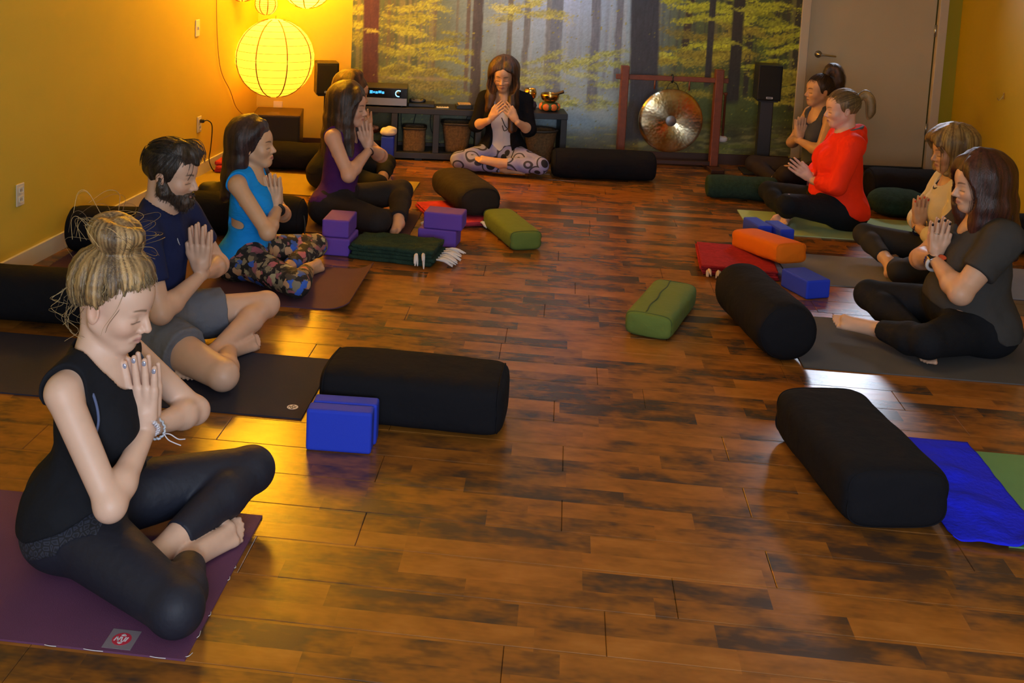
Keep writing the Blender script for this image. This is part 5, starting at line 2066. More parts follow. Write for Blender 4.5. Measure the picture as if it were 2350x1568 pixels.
# front left: blonde woman in a black tank top
def woman_front():
    c = make_person(root=(-1.27, 2.78), heading=0, label='woman with a blonde messy bun in a black tank top, praying on the plum mat',
                    pel=(.0, 0, .118), chest=(.035, 0, .42), neck=(.045, 0, .580), hc=(.072, 0, .745), pitch=17, yaw=-6, hs=1.10,
                    shR=(.005, -.165, .545), shL=(.03, .165, .555), elR=(.172, -.245, .292), elL=(.225, .245, .335), hw=(.172, 0, .405), hd=(-.11, 0, 1), hsz=1.15,
                    knR=(.375, -.315, .078), knL=(.385, .30, .135), anR=(.315, -.03, .040), anL=(.235, -.075, .065), toR=(.415, .165, .035), toL=(.18, -.24, .045),
                    fuR=(.5, -.35, .8), h=.006, hh=.0025, tone=(.66, .44, .33), lip=(.46, .22, .19), brow=(.16, .10, .06), bust=.95, g=.99, ga=.95, gl=1.16)
    lowers(c, 'leggings', navy, off=.005, cuff=(.80, .80), waist=.235, h=.0055)
    lace = mat('leopard_waistband', (.02, .02, .03), rough=.8)
    if lace.node_tree.nodes.get('Voronoi Texture') is None:
        nt = lace.node_tree
        vo = nt.nodes.new('ShaderNodeTexVoronoi')
        vo.inputs['Scale'].default_value = 55
        vo.feature = 'DISTANCE_TO_EDGE'
        tc = nt.nodes.new('ShaderNodeTexCoord')
        nt.links.new(tc.outputs['Object'], vo.inputs['Vector'])
        o = ramp_nodes(nt, vo.outputs['Distance'], [(.05, (.006, .007, .012)), (.16, (.03, .035, .06)), (.3, (.008, .01, .018))])
        nt.links.new(o, nt.nodes['Principled BSDF'].inputs['Base Color'])
    g = auto_grid(c['tor'][:1] + [q for q in c['tor'][3:5]], .006, .03)
    tp = c['tor'][:2] + [p for p in c['tor'] if p[0] == 'c' and p[1][2] < .2] + c['legs'][-1][:1] + c['legs'][1][:1]
    g.add(tp, .05, 0, .0085)
    g.keep((-.5, 0, 1), .165)
    g.keep((.5, 0, -1), -.098)
    g.keep((1, 0, 0), .12)
    v, f = g.mesh()
    mesh_obj('waistband', relax(v, f, 1), f, lace, c['root_obj'])
    upper(c, 'tank_top', blk, off=.014, hem=.152, hemtilt=.50, neckhole=(.115, .088, .125), neckpos=(.03, 0, .03), armhole=(.060, -.115, .018), h=.0055, warp=.006, flare=.035, wz=9)
    bl = mat('blue_bra_strap', (.08, .11, .22), rough=.7)
    for s in (-1, 1):
        sh = c['shR'] if s < 0 else c['shL']
        k = [sh + (-.070, -.055 * s, -.06), sh + (-.055, -.045 * s, .0), sh + (-.030, -.040 * s, .034), sh + (.015, -.040 * s, .042), sh + (.062, -.036 * s, .0), sh + (.090, -.020 * s, -.07), sh + (.085, .004 * s, -.13)]
        tube_obj('bra_strap', k, .0042, bl, c['root_obj'], 6, 40)
    # hair: skull cap, bun and flyaway strands
    H, R, hs = c['H'], c['R'], c['hs']
    B = V3(-.040, 0, .172)
    pr = cap_prims(c, -.006) + [el(H(*B), V3(.050, .048, .038) * hs, R), rc(H(-.035, 0, .095), H(*B), .058, .046)]
    paths = []
    rg = np.random.default_rng(3)
    loc = lambda q: c['hc'] + hs * (V3(q) @ R.T)
    # thick twisted locks wound into the bun
    for k in range(9):
        a0, sw = rg.uniform(0, 2 * PI), rg.choice([-1, 1]) * rg.uniform(2.6, 4.6)
        e0, e1 = rg.uniform(-.7, .9), rg.uniform(-.7, .9)
        pts = []
        for t in np.linspace(0, 1, 7):
            aa, ee = a0 + sw * t, e0 + (e1 - e0) * t + .35 * math.sin(3 * t + k)
            q = (.050 + .008 * math.sin(5 * t + k))
            pts.append(loc((B[0] + q * math.cos(aa) * math.cos(ee), B[1] + q * math.sin(aa) * math.cos(ee), B[2] + .044 * math.sin(ee))))
        rr = (.008, .017, .021, .022, .020, .014, .006)
        pr += lock_prims(pts, rr, 12)
        paths += lock_strands(pts, rr, 46, 18, .10, rg)
    # locks drawn up from the hairline, a little slack and messy
    for k in range(46):
        az = -PI + 2 * PI * (k + rg.uniform(.1, .9)) / 46
        a0 = V3(math.cos(az), math.sin(az), hairline(az) + rg.uniform(-.04, .08))
        pth = scalp_path(c, a0, (-.30 + rg.normal(0, .06), rg.normal(0, .12), 1), 8, rg.uniform(-.002, .004), .035, rg)
        rr = (.003, .008, .011, .012, .013, .012, .011, .010)
        pr += lock_prims(pth, rr, 9)
        paths += lock_strands(pth, rr, 22, 14, .16, rg)
    for i in range(420):
        az = rg.uniform(0, 2 * PI)
        a0 = V3(math.cos(az), math.sin(az), hairline(az) + abs(rg.normal(0, .16)) - .02)
        paths.append(scalp_path(c, a0, (-.28 + rg.normal(0, .08), rg.normal(0, .12), 1), 14, rg.uniform(.000, .012), .022, rg))
    for i in range(26):      # loose wisps at the nape, beside the ear and over the bun
        s = rg.choice([-1, -1, 1])
        st = H(rg.uniform(-.11, -.04), s * rg.uniform(.03, .07), rg.uniform(-.03, .03))
        L = rg.uniform(.04, .11)
        paths.append(catmull([st, st + (rg.uniform(-.035, .0), s * rg.uniform(0, .012), -L * .4), st + (rg.uniform(-.05, .015), s * rg.uniform(-.005, .02), -L * .75), st + (rg.uniform(-.04, .03), s * rg.uniform(-.01, .015), -L)], 14))
    for i in range(34):
        a = rg.uniform(0, 2 * PI)
        st = V3(B[0] + .06 * math.cos(a), .06 * math.sin(a), B[2] + rg.uniform(-.03, .04))
        o = V3(math.cos(a), math.sin(a), rg.uniform(-.2, .9)) * rg.uniform(.025, .05)
        paths.append(catmull([H(*st), H(*(st + o)), H(*(st + o * 1.2 + V3(-math.sin(a), math.cos(a), -.2) * .03)), H(*(st + o * .7 + V3(-math.sin(a), math.cos(a), -.3) * .07))], 12))
    for y in (-.045, -.06, .05):
        paths.append(catmull([H(.045, y, .07), H(.05, y * 1.45, .03), H(.035, y * 1.55, -.02), H(.03, y * 1.4, -.05)], 12))
    hair_obj(c, pr, [el(H(.02, 0, -.10), (.13, .13, .065), R), el(H(.112, 0, -.034), V3(.085, .125, .098) * hs, R)], paths, (.075, .046, .024), (.56, .36, .15), rad=.0010, h=.005, warp=.003, k=.010, root=.32, strand_light=(.95, .68, .30), amt=1.0)
    # bracelets and varnished nails
    wh = mat('white_bracelet', (.62, .60, .66), rough=.35)
    wR = c['hand'][0][0][0][1]
    ring_on(c, 'coil_bracelet', V3(c['wrR']) + (.004, -.001, .014), c['wrR'] - c['elR'], .0315, .0042, wh, 120, 26, .0038, .92)
    ring_on(c, 'cord_bracelet', V3(c['wrL']) + (.010, .012, -.008), c['wrL'] - c['elL'], .0310, .0036, mat('cord_bracelet', (.50, .55, .62), rough=.6), 60, 14, .0018, .92)
    p0 = V3(c['wrL']) + (.040, .0, -.016)
    tube_obj('bracelet_cord', [p0, p0 + (.02, -.004, .002), p0 + (.042, 0, -.012), p0 + (.062, 0, -.010)], .0018, wh, c['root_obj'], 5, 16)
    tube_obj('bracelet_cord', [p0, p0 + (.014, -.004, -.014), p0 + (.03, 0, -.024), p0 + (.05, 0, -.030)], .0018, wh, c['root_obj'], 5, 16)
    nails(c, [(0, 0), (0, 1), (0, 2), (0, 3)], mat('silver_nail', (.42, .46, .62), rough=.2, metal=.5))


woman_front()

LONG_R = (.018, .030, .034, .034, .030, .018)


def long_hair(c, azs, zends, dark, light, cut_front=0.0, r=LONG_R, per=22, push=None, fall=.11, root=(-.005, 0, .13), extra=(), extra_paths=(), rad=.0012, keep=None, h=.0065, out=1.0, cutdz=0.0, warp=.004, part_y=0.0):
    pr, paths = cap_prims(c, .004), []
    for i, az in enumerate(azs):
        pts = curtain(c, az, (root[0], part_y + (.006 if az > 0 else -.006), root[2]), zends[i], push=(push[i] if push else (0, 0)), fall=fall, out=out)
        pr += lock_prims(pts, r)
        paths += lock_strands(pts, r, per, 16, .12)
    for pts, rr, n in extra:
        pr += lock_prims(pts, rr)
        paths += lock_strands(pts, rr, n, 16, .12)
    return hair_obj(c, pr, face_cut(c, cut_front, cutdz), paths + list(extra_paths), dark, light, rad=rad, h=h, k=.034, warp=warp, keep=keep)


# bearded man in navy T-shirt and grey shorts
def man():
    c = make_person(root=(-1.62, 4.22), heading=0, label='bearded man in a navy T-shirt and grey shorts, praying with bare knees',
                    pel=(-.02, 0, .120), chest=(.0, 0, .445), neck=(.008, 0, .610), hc=(.045, 0, .770), pitch=10, yaw=-4, hs=1.07, gn=1.15,
                    shR=(.0, -.195, .560), shL=(.03, .195, .560), elR=(.105, -.255, .272), elL=(.165, .265, .315), hw=(.180, 0, .375), hd=(-.05, 0, 1), hsz=1.14,
                    knR=(.385, -.335, .075), knL=(.365, .325, .130), anR=(.305, -.02, .045), anL=(.265, -.09, .060), toR=(.395, .175, .030), toL=(.20, -.28, .03), fuR=(.5, -.35, .8),
                    h=.007, hh=.0032, tone=(.62, .40, .29), lip=(.42, .18, .15), brow=(.02, .014, .01), bust=0, g=1.0, ga=1.12, gl=1.02)
    navy_t = mat('navy_jersey', (.012, .020, .085), rough=.85, bump=.25, bscale=16, spec=.2)
    lowers(c, 'shorts', mat('grey_shorts_cloth', (.15, .16, .20), rough=.9, bump=.35, bscale=22, bstretch=(1, 1, 1), spec=.2), off=.012, cuff=(.50, .56), waist=.24, thigh_only=True, loose=.016, warp=.006, h=.007)
    upper(c, 't_shirt', navy_t, off=.014, hem=.13, hemtilt=.35, sleeve=.62, neckhole=(.066, .075, .06), neckpos=(.012, 0, .035), h=.007, warp=.005, wz=8)
    sv = mat('white_print', (.62, .65, .75), rough=.6)
    o0 = c['chest'] + V3(.108, -.085, .075)
    decal('shirt_emblem', c, o0, (.55, -.83, -.05), (-.25, -.16, .95), [[(-.012 + .009 * k, -.011), (-.012 + .009 * k + .006, -.011), (-.012 + .009 * k + .006 - .004, -.011 + .010 + .006 * k), (-.012 + .009 * k - .006 + .002, -.011 + .008 + .006 * k)] for k in range(3)] + [[(-.016, -.017), (.016, -.017), (.016, -.0145), (-.016, -.0145)]], sv)
    H, R, hs = c['H'], c['R'], c['hs']
    # short hair swept forward with a longer top
    rg = np.random.default_rng(5)
    pr = cap_prims(c, .002) + [el(H(.012, 0, .100), V3(.090, .066, .038) * hs, R), el(H(.066, -.005, .098), V3(.040, .052, .026) * hs, R)]
    pr += lock_prims([H(.03, -.03, .13), H(.085, -.04, .115), H(.108, -.042, .075), H(.112, -.035, .03)], (.02, .016, .008, .003))
    paths = []
    for i in range(420):
        az = rg.uniform(-PI, PI)
        a0 = V3(math.cos(az) * .6 - .35, math.sin(az) * .8, rg.uniform(.15, 1.0))
        a1 = V3(.9, a0[1] * .9 + rg.normal(0, .12), rg.uniform(.55, .9)) if a0[2] > .45 else a0 + V3(-.25, 0, -.45)
        paths.append(scalp_path(c, a0, a1, 9, rg.uniform(.001, .010), .010, rg))
    for i in range(40):
        y = rg.uniform(-.055, .045)
        st = H(.01, y, .135)
        paths.append(catmull([st, H(.07, y * 1.05, .140 + rg.uniform(-.01, .012)), H(.105, y, .110 + rg.uniform(-.015, .01)), H(.114, y - .006, .088 + rg.uniform(-.02, .02))], 10))
    hair_obj(c, pr, face_cut(c, .004, .004), paths, (.010, .007, .006), (.055, .036, .025), rad=.0015, h=.0055, warp=.006, keep=((.25, 0, -1), -(c['hc'][2] - .052) + .25 * c['hc'][0], .006))
    # beard
    base, feat, *_ = head_prims(c['hc'], R, hs)
    bp = [base[3]] + [p for p in base if p[0] == 'c' and p is not base[3]] + [rc(H(-.012, s * .066, -.012), H(.012, s * .060, -.060), .010 * hs, .016 * hs) for s in (-1, 1)]
    g = auto_grid(bp, .005, .04)
    g.add(bp, .02, .02, .0105)
    g.add([rc(H(.096, s * .004, -.050), H(.082, s * .026, -.062), .0072 * hs, .006 * hs) for s in (-1, 1)], .006, .008)
    g.add([rc(H(.082, 0, -.088), H(.074, 0, -.112), .030 * hs, .020 * hs)], .01, .02)
    g.cut(el(H(.094, 0, -.0645), V3(.022, .020, .0075) * hs, R), .004)
    g.cut(el(H(.085, 0, -.005), V3(.055, .075, .040) * hs, R), .008)
    g.cut(el(H(.062, 0, -.035), V3(.035, .060, .024) * hs, R), .008)
    g.keep(tuple(-(R @ V3(1, 0, 0))), float(-(R @ V3(1, 0, 0)) @ H(-.016, 0, 0)))
    g.warp(.004, 90, 90, 60, 6)
    v, f = g.mesh()
    cl = hair_colors(v, c, (.014, .009, .007), (.07, .042, .028))
    parts, cc = [(v, f)], [cl]
    pick = rg.choice(len(v), 900)
    ctr = H(.03, 0, -.03)
    for i in pick:
        n = unit(v[i] - ctr)
        d = unit(n * .6 + R @ V3(.1, 0, -1.0) * .6 + rg.normal(0, .25, 3))
        tv, tf = tube_arrays(np.array([v[i] - n * .002, v[i] + d * .005, v[i] + d * .010 + V3(0, 0, -.002)]), np.array([.0009, .0007, .0004]), 3)
        parts.append((tv, tf))
        cc.append(np.tile(rg.choice([(.012, .008, .006), (.06, .036, .022)]), (len(tv), 1)))
    v, f = join_arrays(parts)
    mesh_obj('beard', v, f, MATS['hair'], c['root_obj'], cols=np.vstack(cc))


# woman in a bright blue top and floral leggings
def woman_blue():
    c = make_person(root=(-1.53, 5.32), heading=0, label='dark-haired woman in a bright blue tank top and floral leggings',
                    pel=(-.045, 0, .105), chest=(-.03, 0, .390), neck=(-.035, 0, .545), hc=(-.018, 0, .683), pitch=-5, yaw=-4, hs=.98,
                    shR=(-.055, -.160, .508), shL=(-.05, .160, .508), elR=(.125, -.230, .300), elL=(.085, .215, .275), hw=(.108, 0, .382), hd=(-.20, 0, 1), hsz=.98,
                    knR=(.300, -.320, .078), knL=(.240, .320, .085), anR=(.27, .02, .045), anL=(.17, -.05, .055), toR=(.32, .20, .03), toL=(.10, -.22, .03),
                    h=.007, hh=.0034, tone=(.58, .36, .22), lip=(.36, .12, .11), brow=(.03, .02, .015), bust=.95, g=.95, ga=.92, gl=.97)
    fl = bpy.data.materials.new('floral_leggings')
    fl.use_nodes = True
    nt = fl.node_tree
    b = nt.nodes['Principled BSDF']
    b.inputs['Roughness'].default_value = .8
    tc = nt.nodes.new('ShaderNodeTexCoord')
    nz = nt.nodes.new('ShaderNodeTexNoise')
    nz.inputs['Scale'].default_value = 26
    nt.links.new(tc.outputs['Object'], nz.inputs['Vector'])
    vm = nt.nodes.new('ShaderNodeVectorMath')
    vm.operation = 'MULTIPLY_ADD'
    vm.inputs[1].default_value = (.05, .05, .05)
    nt.links.new(nz.outputs['Color'], vm.inputs[0])
    nt.links.new(tc.outputs['Object'], vm.inputs[2])
    v1 = nt.nodes.new('ShaderNodeTexVoronoi')
    v1.inputs['Scale'].default_value = 17
    nt.links.new(vm.outputs[0], v1.inputs['Vector'])
    v2 = nt.nodes.new('ShaderNodeTexVoronoi')
    v2.inputs['Scale'].default_value = 42
    nt.links.new(vm.outputs[0], v2.inputs['Vector'])
    sp_ = nt.nodes.new('ShaderNodeSeparateColor')
    nt.links.new(v1.outputs['Color'], sp_.inputs[0])
    petal = ramp_nodes(nt, sp_.outputs[0], [(0, (.03, .11, .55)), (.24, (.42, .13, .17)), (.44, (.42, .38, .24)), (.62, (.20, .17, .12)), (.78, (.50, .30, .17)), (.9, (.04, .10, .38))], 'CONSTANT')
    sp2 = nt.nodes.new('ShaderNodeSeparateColor')
    nt.links.new(v2.outputs['Color'], sp2.inputs[0])
    small = ramp_nodes(nt, sp2.outputs[1], [(0, (.012, .010, .012)), (.45, (.06, .05, .045)), (.62, (.24, .20, .13)), (.80, (.014, .012, .012)), (.92, (.28, .10, .12))], 'CONSTANT')
    mask = ramp_nodes(nt, v1.outputs['Distance'], [(.0, (1, 1, 1)), (.40, (1, 1, 1)), (.44, (0, 0, 0)), (1, (0, 0, 0))])
    mx = nt.nodes.new('ShaderNodeMix')
    mx.data_type = 'RGBA'
    nt.links.new(mask, mx.inputs[0])
    nt.links.new(small, mx.inputs[6])
    nt.links.new(petal, mx.inputs[7])
    nt.links.new(mx.outputs[2], b.inputs['Base Color'])
    lowers(c, 'leggings', fl, off=.006, cuff=(.84, .84), waist=.22, h=.007)
    blue_t = mat('bright_blue_jersey', (.003, .28, .88), rough=.75, bump=.3, bscale=18, bstretch=(1, 1, 2.4), spec=.25)
    # back cut-out under the band of the top
    cuts = []
    for s in (-1, 1):
        q = [c['chest'] + V3(.098 * math.cos(a), s * .130 * math.sin(a), -.100 - .012 * math.cos(a)) for a in np.linspace(1.75, 2.7, 6)]
        cuts += [rc(q[i], q[i + 1], .023, .023) for i in range(5)]
    upper(c, 'tank_top', blue_t, off=.010, hem=.105, hemtilt=.45, neckhole=(.062, .072, .095), neckpos=(.055, 0, .01), armhole=(.058, -.085, .022), h=.006, warp=.005, cuts=cuts)
    decal('top_emblem', c, c['pel'] + V3(.04, -.168, .045), (1, .05, 0), (0, .1, 1), [disc_poly(.0085, 12)], mat('bright_white_print', (.85, .88, .95), rough=.5))
    H = c['H']
    rr = (.018, .028, .032, .034, .030, .022)
    azs = [95, 125, 150, 178, -178, -150, -125, -102]
    ze = [-.20, -.24, -.27, -.28, -.28, -.27, -.25, -.21]
    ex = [([H(.045, -.012, .122), H(.040, -.048, .102), H(.005, -.078, .058), H(-.050, -.084, .0)], (.008, .012, .014, .014), 26),
          ([H(.045, .012, .122), H(.040, .050, .102), H(.010, .080, .058), H(-.03, .086, .0), H(-.01, .10, -.12), H(.02, .115, -.20)], (.008, .012, .016, .022, .022, .016), 26)]
    long_hair(c, azs, ze, (.012, .007, .010), (.060, .034, .036), cut_front=.003, r=rr, extra=ex, push=[(-.03, .0)] * 8, rad=.0013, out=.92)
    ring_on(c, 'wristband', V3(c['wrR']) + (.004, 0, -.004), c['wrR'] - c['elR'], .0305, .0085, mat('black_rubber', (.008, .008, .009), rough=.5))


# woman in a purple tank top
def woman_purple():
    c = make_person(root=(-1.27, 6.47), heading=-4, label='woman with long straight dark brown hair in a purple tank top',
                    pel=(-.085, 0, .115), chest=(-.055, 0, .425), neck=(-.050, 0, .580), hc=(-.018, 0, .722), pitch=2, yaw=-8, hs=1.0,
                    shR=(-.075, -.165, .555), shL=(-.06, .165, .555), elR=(.050, -.235, .350), elL=(.130, .235, .385), hw=(.108, 0, .485), hd=(-.22, 0, 1), htilt=(0, 0, 0), hsz=1.0,
                    knR=(.245, -.275, .100), knL=(.255, .295, .150), anR=(.22, .03, .05), anL=(.335, -.115, .055), toR=(.26, .22, .03), toL=(.345, -.255, .025), fuL=(-.6, .3, .8), bigL=-1,
                    h=.008, hh=.0036, tone=(.60, .36, .25), bust=1.05, g=1.04, ga=1.0, gl=1.02)
    lowers(c, 'yoga_trousers', mat('charcoal_trousers', (.020, .016, .016), rough=.85, bump=.25, bscale=20, spec=.2), off=.008, cuff=(.90, .86), waist=.24, loose=.010, h=.008)
    upper(c, 'tank_top', mat('purple_jersey', (.060, .012, .105), rough=.8, bump=.25, bscale=18, spec=.2), off=.010, hem=.170, hemtilt=.12, neckhole=(.075, .085, .10), neckpos=(.05, 0, .01), armhole=(.058, -.085, .010), h=.008, warp=.005)
    H = c['H']
    rr = (.018, .030, .034, .036, .034, .024)
    azs = [70, 95, 125, 155, 180, -155, -128, -104, -82]
    ze = [-.28, -.30, -.30, -.30, -.30, -.30, -.30, -.31, -.28]
    pu = [(.03, .02)] * 2 + [(-.025, 0)] * 5 + [(.02, -.03), (.045, -.03)]
    ex = [([H(.045, -.012, .128), H(.070, -.050, .100), H(.068, -.076, .045), H(.050, -.086, -.02), H(.035, -.09, -.11), H(.055, -.095, -.25)], (.012, .018, .020, .022, .026, .018), 30)]
    long_hair(c, azs, ze, (.014, .009, .008), (.085, .042, .026), cut_front=.002, r=rr, extra=ex, push=pu, rad=.0014, h=.0075)
    ring_on(c, 'hair_tie', V3(c['wrR']) + (.002, 0, -.006), c['wrR'] - c['elR'], .0285, .0038, mat('brown_hair_tie', (.04, .015, .01), rough=.6))


# woman in black behind the purple tank top
def woman_black():
    c = make_person(root=(-1.50, 7.40), heading=4, label='person in a black long-sleeved top half hidden behind the purple tank top',
                    pel=(-.105, 0, .115), chest=(-.045, 0, .405), neck=(-.010, 0, .560), hc=(.045, 0, .670), pitch=14, hs=1.0,
                    shR=(-.055, -.165, .515), shL=(-.035, .165, .515), elR=(.08, -.235, .30), elL=(.10, .235, .30), hw=(.16, 0, .40), hd=(-.15, 0, 1),
                    knR=(.26, -.30, .10), knL=(.27, .30, .12), anR=(.27, .03, .05), anL=(.27, -.06, .065), toR=(.32, .20, .03), toL=(.25, -.24, .03), h=.010, hh=.0055, tone=(.60, .37, .24), g=1.0)
    lowers(c, 'leggings', mat('black_leggings', (.010, .010, .011), rough=.8, spec=.25), off=.007, cuff=(.72, .72), waist=.24, h=.009)
    upper(c, 'long_sleeved_top', mat('black_jersey', (.009, .009, .010), rough=.85, bump=.25, bscale=16, spec=.2), off=.012, hem=.09, hemtilt=-.1, sleeve=1.75, neckhole=(.065, .075, .06), neckpos=(.02, 0, .03), h=.009)
    rr = (.018, .030, .036, .038, .036, .026)
    azs = [100, 130, 160, 180, -160, -130, -100]
    long_hair(c, azs, [-.24, -.27, -.30, -.31, -.30, -.27, -.24], (.020, .010, .006), (.16, .070, .028), r=rr, push=[(-.02, 0)] * 7, h=.009, per=16, rad=.0016)


# the teacher
def teacher():
    hw = [((.19, -.088, .415), (.10, .55, .80), (.70, -.50, .25), (-.35, -.50, .80), dict(curl=.45, gap=.012)),
          ((.185, .098, .415), (.10, -.62, .78), (.70, .50, .25), (-.35, .50, .80), dict(curl=.30, gap=.012))]
    c = make_person(root=(-.425, 8.37), heading=-95, label='teacher in a black cardigan and white top, facing the class in patterned leggings',
                    pel=(-.02, -.02, .115), chest=(.0, -.02, .420), neck=(.015, -.022, .580), hc=(.040, -.030, .735), pitch=15, yaw=0, hs=1.0,
                    shR=(.0, -.178, .540), shL=(.0, .140, .545), elR=(.06, -.225, .335), elL=(.06, .190, .330), hands=hw, hsz=.96,
                    knR=(.25, -.315, .088), knL=(.25, .310, .095), anR=(.23, .06, .05), anL=(.285, .00, .100), toR=(.20, .22, .04), toL=(.300, -.185, .125), fuL=(.25, .1, .9), bigL=-1,
                    h=.008, hh=.004, tone=(.58, .34, .20), bust=.85, g=.93, ga=.9)
    lg = bpy.data.materials.new('patterned_leggings')
    lg.use_nodes = True
    nt = lg.node_tree
    b = nt.nodes['Principled BSDF']
    b.inputs['Roughness'].default_value = .8
    tc = nt.nodes.new('ShaderNodeTexCoord')
    v1 = nt.nodes.new('ShaderNodeTexVoronoi')
    v1.inputs['Scale'].default_value = 8.0
    nt.links.new(tc.outputs['Object'], v1.inputs['Vector'])
    pat = ramp_nodes(nt, v1.outputs['Distance'], [(0, (.010, .010, .018)), (.26, (.010, .010, .018)), (.28, (.27, .28, .52)), (.44, (.28, .29, .54)), (.46, (.03, .03, .06)), (.53, (.03, .03, .06)), (.55, (.28, .29, .54)), (.75, (.20, .21, .50)), (1.0, (.30, .30, .50))])
    nt.links.new(pat, b.inputs['Base Color'])
    lowers(c, 'leggings', lg, off=.006, cuff=(.86, .80), waist=.20, h=.008)
    upper(c, 'white_top', mat('white_jersey', (.56, .54, .60), rough=.85, bump=.25, bscale=14, spec=.2), off=.009, hem=.085, neckhole=(.075, .065, .10), neckpos=(.055, 0, -.005), armhole=(.058, -.085, .015), h=.008, warp=.004)
    upper(c, 'cardigan', mat('black_cardigan_knit', (.008, .008, .010), rough=.95, bump=.3, bscale=20, spec=.1), off=.019, hem=.045, sleeve=1.10, neckhole=(.08, .078, .09), neckpos=(.03, 0, .02), h=.008, warp=.006, flare=.015,
          cuts=[rc((.13, -.020, .08), (.12, -.022, .34), .095, .082), rc((.12, -.022, .34), (.085, -.022, .58), .082, .066)])
    pr_cord = [c['chest'] + (.125, .00, .0), c['chest'] + (.128, .03, -.06), c['chest'] + (.125, .05, -.085), c['chest'] + (.126, .025, -.10), c['chest'] + (.126, .01, -.06)]
    tube_obj('lock_curl', pr_cord, .0035, mat('necklace_cord', (.02, .015, .015), rough=.6), c['root_obj'], 6, 24)
    rr = (.016, .028, .034, .036, .036, .026)
    azs = [58, 82, 110, 150, 180, -150, -110, -82, -62]
    ze = [-.40, -.40, -.30, -.25, -.25, -.25, -.26, -.27, -.24]
    pu = [(.085, .020), (.06, .02), (0, 0), (-.02, 0), (-.02, 0), (-.02, 0), (0, -.0), (.05, -.015), (.065, -.01)]
    long_hair(c, azs, ze, (.014, .009, .006), (.12, .048, .018), cut_front=.000, r=rr, push=pu, rad=.0014, h=.0075, root=(.0, 0, .128))


# woman with the high ponytail
def woman_highpony():
    c = make_person(root=(1.93, 8.38), heading=196, label='woman with a high dark ponytail in a slate blue vest beside the door',
                    pel=(-.03, 0, .112), chest=(-.02, 0, .420), neck=(-.015, 0, .585), hc=(.0, 0, .745), pitch=0, yaw=0, hs=.99,
                    elR=(.05, -.26, .30), elL=(.09, .245, .33), shR=(-.03, -.165, .555), shL=(-.02, .165, .555), hw=(.135, 0, .385), hd=(-.02, 0, 1), hsz=.98,
                    knR=(.33, -.31, .12), knL=(.36, .29, .175), anR=(.28, .02, .045), anL=(.27, -.05, .055), toR=(.34, .2, .03), toL=(.2, -.24, .03), h=.009, hh=.004, tone=(.60, .36, .22), bust=.9, g=.95)
    lowers(c, 'leggings', mat('dark_brown_leggings', (.022, .014, .013), rough=.75, spec=.25), off=.006, cuff=(.84, .84), waist=.23, h=.009)
    upper(c, 'vest', mat('slate_blue_jersey', (.055, .065, .105), rough=.8, spec=.2), off=.010, hem=.15, neckhole=(.080, .085, .10), neckpos=(.05, 0, .0), armhole=(.060, -.085, .012), h=.008)
    H, R, hs = c['H'], c['R'], c['hs']
    rg = np.random.default_rng(8)
    B = (-.055, 0, .150)
    tail = [H(*B), H(-.078, 0, .178), H(-.112, .005, .165), H(-.140, .005, .10), H(-.142, 0, .0), H(-.140, 0, -.12)]
    rr = (.022, .034, .048, .054, .048, .024)
    pr = cap_prims(c) + [sp(H(*B), .030)] + lock_prims(tail, rr)
    paths = lock_strands(tail, rr, 120, 18, .14)
    for i in range(200):
        az = rg.uniform(-PI, PI)
        paths.append(scalp_path(c, (math.cos(az), math.sin(az), rg.uniform(-.4, .3) + (.5 if math.cos(az) > .3 else 0)), (-.42, rg.normal(0, .05), 1), 10, rg.uniform(0, .004), .006, rg))
    hair_obj(c, pr, face_cut(c), paths, (.016, .009, .006), (.10, .048, .022), rad=.0014, h=.007, warp=.003, keep=((.2, 0, -1), -(c['hc'][2] - .075), .006))
    rg_ = ring_on(c, 'hair_band', H(-.058, 0, .155), R @ V3(-.4, 0, .9), .026, .007, blackp)


